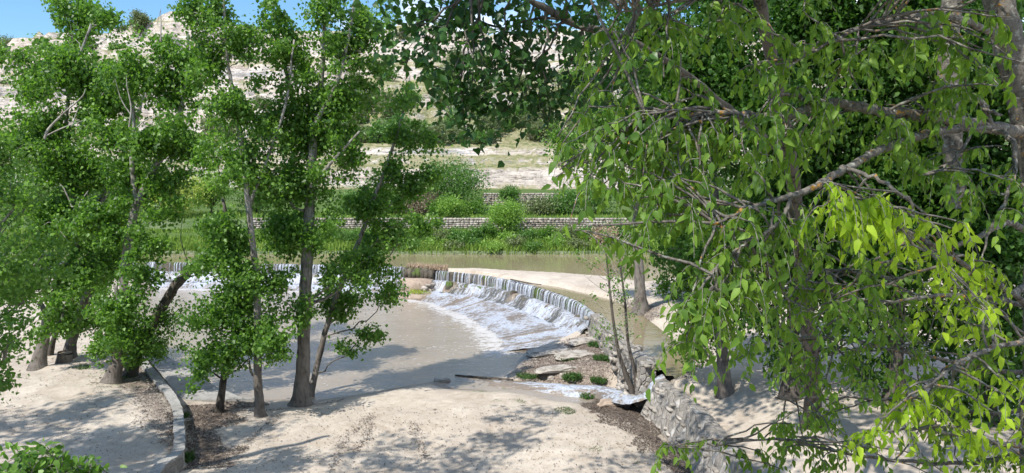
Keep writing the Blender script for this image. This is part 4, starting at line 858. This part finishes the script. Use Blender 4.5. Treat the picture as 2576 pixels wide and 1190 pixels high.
hackberry('hackberry_tree', 'hackberry with lime leaves coloured as if sunlit, filling the lower right corner, with a bare pale branch', [np.array([tuple(g1)+(.13,)]+[tuple(P(u, v, y))+(r,) for u, v, y, r in [(2740, 1050, 8.2, .11), (2700, 800, 8, .1), (2660, 500, 7.8, .08)]])],
    [BR([(2735, 1000, 8.2, .05), (2640, 850, 6.4, .03), (2560, 862, 5.9, .022), (2470, 885, 5.6, .018), (2400, 920, 5.4, .015), (2340, 965, 5.3, .011), (2270, 1010, 5.2, .005)]),
     BR([(2715, 900, 8.1, .05), (2600, 780, 6.8, .03), (2450, 680, 5.8, .02), (2300, 590, 5.2, .012), (2180, 520, 4.9, .007), (2090, 480, 4.8, .004)]),
     BR([(2740, 1050, 8.2, .05), (2600, 1120, 6.8, .03), (2450, 1100, 6, .02), (2320, 1080, 5.7, .012), (2180, 1090, 5.5, .006)])],
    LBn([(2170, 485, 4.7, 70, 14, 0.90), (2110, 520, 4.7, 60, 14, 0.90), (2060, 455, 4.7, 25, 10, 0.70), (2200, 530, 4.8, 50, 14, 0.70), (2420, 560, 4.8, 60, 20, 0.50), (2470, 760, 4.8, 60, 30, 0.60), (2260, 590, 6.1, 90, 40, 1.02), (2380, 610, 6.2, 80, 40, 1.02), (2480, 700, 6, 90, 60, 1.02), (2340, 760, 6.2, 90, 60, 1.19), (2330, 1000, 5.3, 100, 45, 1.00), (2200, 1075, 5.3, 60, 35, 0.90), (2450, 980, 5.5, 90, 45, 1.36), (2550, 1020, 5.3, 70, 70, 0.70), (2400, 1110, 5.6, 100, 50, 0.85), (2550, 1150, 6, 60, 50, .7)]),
    M['sunlit_leaf'], 2, HG, lsz=.085, dens=1.6)

g2 = P(2800, 1250, 10.5); g2[2] = float(ground_h(g2[0], g2[1]))-.1
hackberry('hackberry_tree', 'mid green hackberry behind the lime one, its lowest spray crossing the bottom edge', [np.array([tuple(g2)+(.12,)]+[tuple(P(u, v, y))+(r,) for u, v, y, r in [(2760, 1000, 10, .1), (2720, 780, 9.6, .09), (2680, 500, 9.3, .07)]])],
    [BR([(2770, 1050, 10, .04), (2500, 1160, 7.8, .024), (2200, 1150, 7.2, .016), (1950, 1105, 7, .011), (1800, 1120, 7, .008), (1680, 1125, 7., .004)]),
     BR([(2750, 950, 9.9, .04), (2500, 930, 8, .022), (2250, 880, 7.4, .015), (2050, 850, 7, .009), (1950, 860, 6.8, .004)]),
     BR([(2760, 1000, 10, .04), (2500, 1040, 8, .02), (2300, 1010, 8, .013), (2100, 1000, 8, .008), (1950, 1000, 7.8, .004)]),
     BR([(2720, 800, 9.6, .04), (2450, 740, 7.6, .022), (2250, 700, 7.2, .014), (2050, 680, 7, .008), (1940, 740, 7, .004)])],
    LBn([(2050, 800, 6.6, 80, 60, 0.85), (2200, 760, 6.5, 90, 60, 1.19), (2150, 900, 6.8, 70, 50, 0.68), (2020, 980, 7, 70, 40, 0.51), (1960, 1060, 7, 80, 40, 0.77), (2100, 1140, 7, 100, 40, 0.85), (1950, 1150, 7, 60, 30, 0.6), (1670, 1125, 7, 45, 12, .6), (1900, 890, 6.8, 60, 50, 0.68), (2290, 890, 6.5, 80, 40, 0.68), (2500, 830, 6.4, 80, 50, 0.85), (2300, 1170, 6.5, 100, 30, 0.68), (2000, 900, 8, 80, 50, .4), (2150, 1000, 8.5, 100, 60, .4), (2400, 900, 7, 90, 60, .5), (1960, 1140, 8, 90, 40, .5), (2350, 1060, 7.5, 110, 70, .7), (2250, 960, 8, 100, 60, .5), (2080, 1080, 8, 80, 60, .7), (1960, 930, 7.5, 50, 50, .5), (2500, 900, 7.5, 100, 70, .7), (2150, 700, 7, 100, 60, .7), (2380, 680, 7, 100, 60, .7), (1950, 760, 7, 70, 60, .6), (2040, 640, 7, 70, 60, .5), (2520, 1120, 7.5, 90, 60, .7), (2230, 830, 7.5, 90, 50, .7), (2440, 1150, 7, 90, 40, .8)]),
    M['hackberry_leaf'], 3, HG, lsz=.085, dens=1.9)

# sapling beside the breach
sp = hit(1590, 1022); ys_ = sp[1]
r = empty('sapling', tuple(sp), 'two stemmed nearly bare sapling growing at the breach in the wall', 'sapling'); T = Tubes(); B = Tubes(); pos = []
def S2(l): return np.array([tuple(P(u, v, ys_))+(q,) for u, v, q in l])
for tr in (S2([(1598, 1025, .16), (1585, 970, .12), (1560, 900, .07), (1545, 820, .055), (1535, 740, .045), (1525, 640, .02)]), S2([(1600, 1010, .09), (1598, 940, .07), (1580, 860, .055), (1572, 760, .045), (1560, 660, .03), (1555, 600, .012)])):
    c = catmull(tr, 6); T.add(c[:, :3], c[:, 3], 8, .1)
    for k_ in range(36):
        i = rng.integers(9, len(c)); a = c[i, :3]; az = rng.random()*6.283; ln = .7+1.1*rng.random(); e = a+np.array([math.cos(az)*.75, math.sin(az)*.5, .55])*ln
        sb = bez(a, (a+e)/2+np.array([0, 0, -.1]), e, 6); B.add(sb, np.linspace(.014, .004, 6), 4, cap=False)
        for q in range(3): t2 = sb[rng.integers(2, 6)]; e2 = t2+rnd_dirs(1, (0, 0, .5))[0]*.3; B.add(np.array([t2, e2]), [.005, .003], 3, cap=False); pos.append(e2)
        if rng.random() < .6: pos += [e]*2
tube_obj('stems', T, M['dark_bark'], r); tube_obj('branches', B, M['twig'], r)
cl = np.array(pos); cl = cl[rng.random(len(cl)) < .55]; n = len(cl)*6; pp = np.repeat(cl, 6, 0)+rng.normal(size=(n, 3))*.06; V, Fs = leaf_mesh(pp, rnd_dirs(n, (0, 0, -.5)), rnd_dirs(n, (0, 0, 1)), np.full(n, .09), np.full(n, .075)); leaf_obj('leaves', V, Fs, M['poplar_leaf_light'], r)
del S2

# ------------------------------------------------------------------ bushes and far trees
def bush(name, label, cat, loc, w_, h_, mat, n, leaf, group=None, seed=0, trunk=None, nc=None, bark=None, depth=1.):
    r = empty(name, tuple(loc), label, cat, group); B = Tubes(); nc = nc or max(10, int(n/45)); c = rng.normal(size=(nc, 3)); c /= np.linalg.norm(c, axis=1)[:, None]; c *= (rng.random((nc, 1))**.35)
    th = trunk or 0.; c = c*np.array([w_/2, w_/2*depth, (h_-th)/2])*.88; c[:, 2] = c[:, 2]+th+(h_-th)/2
    if not trunk: c[:, 2] = np.maximum(c[:, 2], .05*h_)
    c += np.array(loc)
    base = np.array(loc)+np.array([0, 0, -.1]); kk = min(nc, 26)
    fk = np.array(loc)+np.array([0, 0, th*.8])
    if trunk: B.add(np.array([base, (base+fk)/2+rng.normal(size=3)*.04, fk]), [w_*.035, w_*.028, w_*.022], 7)
    for i in range(kk): B.add(bez(fk if trunk else base, (fk+c[i])/2+np.array([0, 0, .1*h_]), c[i], 5), np.linspace(w_*.012, .008, 5), 4, cap=False)
    tube_obj('trunk' if trunk else 'stems', B, bark or M['dark_bark'], r)
    per = max(1, n//nc); m = nc*per; sz = np.repeat(.6+.8*rng.random(nc), per)
    p = np.repeat(c, per, 0)+rng.normal(size=(m, 3))*(w_*.085+.02)*sz[:, None]; p[:, 2] = np.maximum(p[:, 2], loc[2]+.02)
    V, Fs = leaf_mesh(p, rnd_dirs(m, (0, 0, -.2)), rnd_dirs(m, (0, 0, .7)), leaf*(.6+.8*rng.random(m)), leaf*.7*(.6+.8*rng.random(m)))
    leaf_obj('crown' if trunk else 'foliage', V, Fs, mat, r); return r
def fz(x, y): return float(hill_z(np.array(x), np.array(y)))
def FB(u, y, w_px, h_px, mat, label, name='bush', cat='bush', n=2600, leaf=.2, group=None, trunk=None, dz=0.):
    x = (u-1288)/F*y/cp; z = fz(x, y)+dz; s = y/F
    return bush(name, label, cat, (x, y, z-.05), w_px*s, h_px*s, mat, n, leaf, group, trunk=trunk)
FG = 'bushes and small trees on the far bank'
FB(1140, 77, 165, 125, M['bush_leaf'], 'broad fresh green tree on the terrace at the foot of the cliff', 'far_tree', 'tree', 7500, .2, FG, trunk=1.)
FB(1135, 71.5, 75, 52, M['bright_bush'], 'small round bright green tree just above the river side stone wall', 'far_tree', 'tree', 2600, .17, FG, trunk=.4)
FB(1273, 67.5, 100, 90, M['bright_bush'], 'yellow green tree standing in front of the river side stone wall', 'far_tree', 'tree', 5200, .16, FG, trunk=.7)
FB(1281, 83, 55, 55, M['bush_leaf'], 'small conical green tree before the upper stone wall', 'far_tree', 'tree', 2200, .18, FG, trunk=.5)
FB(1062, 75, 110, 62, M['dry_twigs'], 'greyish brown leafless thicket left of the broad green tree', 'thicket', 'bush', 3200, .16)
FB(1110, 74, 90, 42, M['poplar_leaf'], 'dark green shrub below the broad green tree', n=2200, group=FG)
FB(1190, 75, 80, 35, M['poplar_leaf'], 'low dark shrub right of the broad green tree', n=1800, group=FG)
for i, (u, w_, h_, mt, lb) in enumerate([(1360, 90, 40, 'olive_bush', 'low olive shrub on the terrace right of the conical tree'), (1420, 90, 62, 'bush_leaf', 'tall green shrub beneath the hanging leaves on the upper terrace'),
                                     (1500, 110, 80, 'bush_leaf', 'large green shrub on the upper terrace behind the straight grey trunk'), (990, 100, 60, 'poplar_leaf', 'dark shrub left of the brown thicket'),
                                     (900, 110, 70, 'bush_leaf', 'green shrub seen between the leaning poplar stems'), (640, 130, 80, 'bush_leaf', 'green shrub seen behind the pale slender poplar')]):
    FB(u, 74.5+i*.3, w_, h_, M[mt], lb, n=2400, group=FG)
hd = [(1010, 75, 30), (1060, 70, 34), (1105, 60, 28), (1150, 60, 33), (1190, 50, 40), (1225, 55, 44), (1275, 50, 26), (1330, 60, 30), (1375, 60, 38), (1425, 70, 42), (1480, 70, 45), (1540, 80, 50), (1600, 80, 60), (950, 80, 34), (880, 80, 38), (820, 70, 40), (700, 80, 50), (600, 80, 46), (540, 80, 40)]
mk = ['bush_leaf', 'poplar_leaf', 'olive_bush', 'bush_leaf', 'bush_leaf', 'poplar_leaf', 'bright_bush']
CN = {'bush_leaf': 'mid green', 'poplar_leaf': 'dark green', 'olive_bush': 'dull olive', 'bright_bush': 'bright green'}; order = sorted(range(len(hd)), key=lambda q: hd[q][0])
ON = ['first', 'second', 'third', 'fourth', 'fifth', 'sixth', 'seventh', 'eighth', 'ninth', 'tenth', 'eleventh', 'twelfth', 'thirteenth', 'fourteenth', 'fifteenth', 'sixteenth', 'seventeenth', 'eighteenth', 'nineteenth']
HL = {q: CN[mk[q % 7]]+' scrubby bush, '+ON[k_]+' from the left in the hedge row below the stone wall' for k_, q in enumerate(order)}
for i, (u, w_, h_) in enumerate(hd):
    FB(u, 64.9+rng.random()*1.1, w_, h_*.95, M[mk[i % 7]], HL[i], 'hedge_bush', 'bush', 1700, .15, 'bushes in the hedge row on the far bank')
for i, (u, y, w_, h_, mt) in enumerate([(985, 63.4, 50, 22, 'olive_bush'), (1035, 63., 40, 18, 'bush_leaf'), (1085, 64., 55, 24, 'bright_bush'), (1140, 63.2, 45, 17, 'olive_bush'), (1180, 64., 50, 25, 'bush_leaf'), (1240, 63., 60, 18, 'bright_bush'), (1300, 63.8, 55, 24, 'olive_bush'), (1345, 63., 50, 17, 'bush_leaf'), (1400, 63.9, 60, 26, 'bright_bush'), (1455, 63.3, 50, 20, 'olive_bush')]):
    FB(u, y, w_*1.3, h_, M[mt], CN[mt]+' weedy tuft, '+ON[i]+' from the left along the far water edge', 'bank_shrub', 'bush', 900, .15, 'weedy tufts along the far water edge')
FB(1520, 64, 70, 55, M['dry_grass'], 'pale dried shrub at the far water edge left of the straight grey trunk', 'dry_shrub', 'bush', 2500, .15)
for u, y, w_, h_, lb in [(450, 72, 150, 120, 'yellow green bushy tree seen through the gap above the broken trunk'), (370, 74, 120, 110, 'yellow green bushy tree seen left of the gap above the broken trunk'), (535, 76, 90, 110, 'yellow green bushy tree seen right of the gap above the broken trunk')]:
    FB(u, y, w_, h_, M['yellow_bush'] if u == 450 else M['bright_bush'], lb, 'far_tree', 'tree', 4200, .2, FG, trunk=.5)
for i, (u, y, w_, h_) in enumerate([(60, 75, 200, 150), (230, 76, 180, 140), (1700, 72, 200, 160), (1900, 72, 220, 170), (2120, 74, 220, 170), (2350, 74, 220, 170), (-100, 76, 200, 150)]):
    FB(u, y, w_, h_, M['bush_leaf'], 'large far bank tree, '+['second', 'third', 'fourth', 'fifth', 'sixth', 'seventh', 'first'][i]+' from the left among those hidden by nearer trees', 'far_tree', 'tree', 3500, .26, 'large trees on the far bank', trunk=.8)
# scrub on the hillside: three shapes copied about
protos = []
for k_ in range(3):
    b_ = bush('hillside_shrub', 'dusty green scrub bush growing on the rocky hillside', 'bush', (0, 0, 0), 2.2+.3*k_, 1.7+.5*k_, M['olive_bush'] if k_ != 1 else M['bush_leaf'], 1000, .22, 'scrub bushes on the rocky hillside')
    protos.append(b_)
cnt = 0; tries = 0
while cnt < 300 and tries < 15000:
    tries += 1; y = 97+83*rng.random()**1.25; x = (rng.random()*2-1)*.72*y
    if rng.random() < .55: x = -.22*y+.42*y*rng.random(); y = min(y, 97.5+45*rng.random())
    if x > .28*y: continue
    d = float(fbm(np.array(x*.06), np.array(y*.06), 88)); 
    if d < .36+.15*rng.random(): continue
    zc = fz(x, y); slope = abs(fz(x, y+.6)-zc)/.6
    if slope > 1.1: continue
    pr = protos[cnt % 3]; o = pr if cnt < 3 else pr.copy()
    if cnt >= 3:
        COL.objects.link(o)
        for ch in pr.children: c_ = ch.copy(); COL.objects.link(c_); c_.parent = o
    s = .6+.95*rng.random(); o.location = (x, y, zc-.1); o.rotation_euler = (0, 0, rng.random()*6.28); o.scale = (s, s, s*(.8+.5*rng.random())); cnt += 1
# tree on the bluff
bx, byy = (372-1288)/F*158, 158.; bush('pine_tree', 'rounded olive pine standing on the cliff top against the sky', 'tree', (bx, byy, fz(bx, byy)-.2), 4.2, 5., M['olive_bush'], 3600, .28, trunk=.5)
bx = (45-1288)/F*165; bush('pine_tree', 'small grey green tree on the distant ridge at the far left', 'tree', (bx, 165, fz(bx, 165)-.2), 5., 3.5, M['olive_bush'], 2200, .28, trunk=.4)

# ------------------------------------------------------------------ grass and small plants
def far_grass(n, y0, y1, h, wd, name, lean=.35):
    def xf(m):
        y = y0+(y1-y0)*rng.random(m); x = (-.66+1.2*rng.random(m))*y; return np.stack([x, y, hill_z(x, y)-.02], 1)
    V, f = blades(n, xf, h, wd, lean); o = mesh_obj(name, V, f, M['grass']); return tag(o, None, None, kind='stuff')
far_grass(26000, 62.25, 66.5, .42, .045, 'bank_grass'); far_grass(9000, 68.2, 69.6, .2, .05, 'verge_grass'); far_grass(9000, 70.6, 77, .22, .06, 'terrace_grass')
def weed(name, label, cat, loc, w_, h_, n, group, mat=None):
    b = np.array(loc)
    def xf(m): a = rng.random(m)*6.283; q = rng.random(m)**.6*w_/2; return b+np.stack([np.cos(a)*q, np.sin(a)*q, 0*a-.02], 1)
    V, f = blades(n, xf, h_, .01, .5); p = xf(n)+np.array([0, 0, 1])*rng.random((n, 1))*h_*.8
    Vl, Fl = leaf_mesh(p, rnd_dirs(n, (0, 0, .2)), rnd_dirs(n, (0, 0, 1)), np.full(n, min(.11, h_*.4+.025)), np.full(n, min(.07, h_*.25+.02))); V2 = np.vstack([V, Vl]); F2 = np.vstack([f, Fl+len(V)])
    o = mesh_obj(name, V2, F2, mat or M['weed']); place(o, b); return tag(o, label, cat, group)
WG = 'weed clumps around the wet ground by the weir'
for (u, v, w_, h_, n, lb) in [(1440, 835, 1.1, .4, 500, 'weed clump with upright stalks at the corner where weir apron meets the wall'), (1500, 870, 1., .35, 450, 'green weed clump against the channel wall below the weir end'), (1425, 905, 1.2, .35, 500, 'bright weed clump in the middle of the pale flat rock'),
                           (1515, 905, 1., .35, 400, 'weed clump between flat rock and tumbled wall stones'), (1440, 950, 1.1, .4, 500, 'weed clump on the north edge of the stream'), (1510, 958, 1., .35, 450, 'weed clump beside the stream left of the sapling'),
                           (1330, 945, 1.3, .25, 500, 'weed clump at the end of the driftwood log'), (1280, 975, 1.5, .2, 500, 'low weed patch on the beach edge below the log'), (1480, 1000, .8, .3, 350, 'dark weed tuft south of the small waterfall'), (1420, 1035, 1., .15, 300, 'flat weed patch on the sand left of the leaf litter'),
                           (1370, 880, .8, .15, 200, 'tiny weed tuft left of the pale flat rock'), (1665, 975, .7, .3, 300, 'green tuft in the breach of the wall'), (1635, 820, 1., .2, 400, 'green fringe plant on the channel bank near the grey trunk'), (1690, 862, 1., .2, 400, 'green fringe plant on the channel bank by the hanging leaves'),
                           (1610, 800, .8, .2, 300, 'green fringe plant at the foot of the straight grey trunk'), (460, 1160, .8, .35, 500, 'leafy tuft at the near end of the terrace wall'), (462, 1050, .4, .3, 150, 'small tuft growing against the terrace wall'), (200, 925, 1., .15, 300, 'sparse weeds around the stump on the terrace'),
                           (310, 945, 1.4, .2, 400, 'weeds around the foot of the forked poplar'), (1300, 1010, .9, .06, 150, 'faint moss patch on open beach'), (1250, 1008, .5, .05, 80, 'second faint moss patch on open beach'),
                           (1500, 1130, .6, .07, 120, 'small weed tuft low on the beach left of the litter'), (1380, 1150, .5, .07, 100, 'small weed tuft near the lower edge of the beach'), (1590, 1160, .6, .08, 140, 'small weed tuft beside the hanging dark leaves'), (1550, 1075, .5, .06, 90, 'small weed tuft at the edge of the litter')]:
    weed('weed_clump', lb, 'weeds', hit(u, v), w_*.8, h_*.55, int(n*.75), WG)
p = P(1060, 740, 52.2); p[2] = -.1
weed('weed_clump', 'yellow green weeds on the slope below the pier', 'weeds', p, 1.6, .25, 400, WG, M['yellow_bush'])
# leaf litter as real flakes
fl = []
for pl, z, n in zip(lit_polys, lzs, (9000, 15000, 16000, 2500, 9000, 1500)):
    pw = np.array(gpoly(pl, z)); lo = pw.min(0)-.3; hi = pw.max(0)+.3; q = lo+(hi-lo)*rng.random((n*2, 2)); s_ = sdf([tuple(a) for a in pw], q[:, 0], q[:, 1])
    keep = (s_+(fbm(q[:, 0]*.9, q[:, 1]*.9, 77)-.5)*2.2 > -.1) & (rng.random(len(q)) < .8); fl.append(q[keep][:n])
for tr in trails:
    pw = catmull(np.array(gpoly(tr, .1)), 12); q = pw[rng.integers(0, len(pw), 260)]+rng.normal(size=(260, 2))*.11; fl.append(q)
q = np.stack([-9+14*rng.random(3500), 17.5+9.5*rng.random(3500)], 1); fl.append(q[sdf(BEACH, q[:, 0], q[:, 1]) > .3])
q = np.stack([-22+12*rng.random(5000), 19+18*rng.random(5000)], 1); fl.append(q[(sdf(TERR, q[:, 0], q[:, 1]) > .3) & (fbm(q[:, 0]*.7, q[:, 1]*.7, 79) > .5)])
q = np.vstack(fl); gz = ground_h(q[:, 0], q[:, 1]); n = len(q); pp = np.column_stack([q, gz+.012+.02*rng.random(n)])
V, Fs = leaf_mesh(pp, rnd_dirs(n)*np.array([1, 1, .25]), rnd_dirs(n, (0, 0, 2.2)), .02+.06*rng.random(n)**1.4, .018+.035*rng.random(n))
o = mesh_obj('leaf_litter', V, Fs, M['litter']); tag(o, None, None, kind='stuff')
# stream from the breach
pts = [hit(1650, 950), hit(1625, 985), hit(1600, 990)]
ctr = np.array([tuple(G(u, v, z))+(wd,) for u, v, z, wd in [(1668, 948, 1.12, .4), (1650, 958, 1.0, .38), (1630, 985, .62, .35), (1605, 1000, .28, .5), (1575, 995, .06, .7), (1545, 985, -.04, .75), (1500, 977, -.1, .8), (1440, 975, -.14, .75), (1370, 970, -.2, .75), (1290, 965, -.26, .8), (1235, 962, -.285, .9)]])
c = catmull(ctr, 10); t_ = np.gradient(c[:, :2], axis=0); t_ /= np.linalg.norm(t_, axis=1)[:, None]; nn = np.stack([-t_[:, 1], t_[:, 0]], 1)
V = []; U = []; m = 13; fo = []
for i in range(len(c)):
    for j in range(m):
        a = (j/(m-1)-.5)*2; zz = c[i, 2]+.05*(float(vn(i*.9, j*.9, 12))-.5)+.04*(1-a*a)+.03-.22*a*a
        V.append((c[i, 0]+nn[i, 0]*a*c[i, 3], c[i, 1]+nn[i, 1]*a*c[i, 3], zz)); U.append((a*c[i, 3], i*.1)); fo.append(float(np.interp(i, [0, 40, 55, 75, 100], [.05, .14, .02, .05, -.25])) + (.05 if abs(a) < .5 else -.08))
o = mesh_obj('stream', np.array(V), grid_faces(len(c), m), M['stream'], smooth=True, uv=np.array(U), attrs={'foam': fo}); tag(o, None, None, kind='structure')
# small falls over the lip below the sapling
ctr = np.array([tuple(G(u, v, z))+(wd,) for u, v, z, wd in [(1540, 982, -.02, .35), (1552, 998, -.05, .4), (1560, 1012, -.2, .42), (1566, 1024, -.32, .5)]]); c = catmull(ctr, 7)
# rocks
for (u, v, sz, lb, mt) in [(1358, 898, (.35, .3, .3), 'small white stone at the water edge right of the weir apron', 'field_stone'), (1385, 955, (.3, .25, .22), 'left one of two small white stones in the stream', 'field_stone'), (1416, 952, (.3, .2, .3), 'pointed white stone in the stream', 'field_stone'),
                       (1632, 1042, (.32, .25, .22), 'white rounded stone at the foot of the sloping wall', 'field_stone'), (1112, 962, (.75, .35, .22), 'flat pale stone on the tip of the beach', 'pale_stone'), (1545, 1020, (1.3, .5, .3), 'pale curved ledge stone below the small waterfall', 'tan_stone'),
                       (1450, 987, (1.7, .35, .28), 'long brown rock slab in the stream', 'wet_stone'), (1620, 995, (.6, .8, .9), 'dark earthy block inside the breach', 'wet_stone')]:
    h = hit(u, v); rock_obj('stone', (h[0], h[1], h[2]+sz[2]*.3), sz, M[mt], lb, 'stone', rot=rng.random()*.6-.3, seed=int(u) % 7)
for (u, v, sz, lb) in [(1390, 885, (2.6, 1.2, .3), 'broad pale flat rock beside the apron, farther one'), (1480, 860, (2.0, .9, .3), 'pale flat rock nearest the weir end'), (1400, 930, (2., .6, .25), 'narrow pale rock at the north edge of the stream'), (1445, 895, (1.9, 1., .3), 'broad pale flat rock under the weeds')]:
    h = hit(u, v); rock_obj('flat_rock', (h[0], h[1], h[2]+.02), sz, M['pale_stone'], lb, 'rock', rot=.35, seed=int(v) % 5)
# driftwood, stumps
def log(name, label, cat, pts, rad, mat): 
    r = empty(name, tuple(pts[0][:3]), label, cat); T = Tubes(); T.add(catmull(np.array(pts), 6), np.linspace(rad, rad*.5, (len(pts)-1)*6+1), 8, .2); tube_obj('wood', T, mat, r); return r
log('driftwood_log', 'long thin dark driftwood log floating off the tip of the beach', 'log', [G(1290, 957, -.22), G(1240, 952, -.24), G(1190, 948, -.26), G(1145, 944, -.28)], .07, M['dark_bark'])
log('driftwood_stick', 'thin dark branch stranded on the sandbank edge', 'stick', [G(1285, 703, 1.4), G(1330, 712, 1.45), G(1362, 716, 1.4)], .05, M['dark_bark'])
log('fallen_stick', 'pale stick lying on sand right of the straight trunk', 'stick', [hit(1640, 790)+np.array([0, 0, .05]), hit(1665, 798)+np.array([0, 0, .05])], .04, M['dead_wood'])
h = hit(160, 912); r = empty('tree_stump', tuple(h), 'cut tree stump with pale top beside the short stout poplar', 'stump'); T = Tubes(); T.add(np.array([h-np.array([0, 0, .1]), h+np.array([.05, 0, .22]), h+np.array([.1, 0, .42])]), [.34, .28, .27], 14, .15, cap=False); tube_obj('bark', T, M['poplar_bark'], r)
an = np.linspace(0, 6.283, 16, endpoint=False); V = np.vstack([[h+np.array([.1, 0, .41])], np.stack([h[0]+.1+.26*np.cos(an), h[1]+.26*np.sin(an), np.full(16, h[2]+.42)], 1)]); part('cut_face', V, [(0, i+1, (i+1) % 16+1) for i in range(16)], M['cut_wood'], r)
# bramble at the bottom left, growing on the near bank
def bramble(name, label, u, v, y, ru, rv, n, mat, leaf):
    c = P(u, v, y); g = np.array([c[0], c[1]+.2, float(ground_h(c[0], c[1]+.2))]); r = empty(name, tuple(g), label, 'bush'); B = Tubes(); pos = []
    for i in range(n):
        q = rng.normal(size=3); q /= np.linalg.norm(q); q *= rng.random()**.4; e = c+q*np.array([ru, (ru+rv)/2, rv])*y/F; m_ = (g+e)/2+np.array([rng.normal()*.2, rng.normal()*.2, .35]); s_ = bez(g, m_, e, 9); B.add(s_, np.linspace(.01, .003, 9), 4, cap=False)
        for k_ in range(15): i0 = rng.integers(4, 8); pos.append(s_[i0]+(s_[i0+1]-s_[i0])*rng.random()+rng.normal(size=3)*.05)
    tube_obj('stems', B, M['near_twig'], r); pos = np.array(pos); n = len(pos)
    V, Fs = leaf_mesh(pos, rnd_dirs(n, (0, -.2, -.3)), rnd_dirs(n, (0, -.3, .9)), leaf*(.6+.7*rng.random(n)), leaf*.6*(.6+.7*rng.random(n)), 2, .25, .2); leaf_obj('leaves', V, Fs, mat, r)
bramble('bramble_bush', 'leafy bramble in the bottom left corner, close to the viewer', 70, 1160, 6.5, 135, 55, 48, M['poplar_leaf'], .085)
bramble('bramble_bush', 'sparse bramble shoot right of the corner bramble at the lower edge', 210, 1175, 6.8, 60, 16, 18, M['poplar_leaf'], .075)
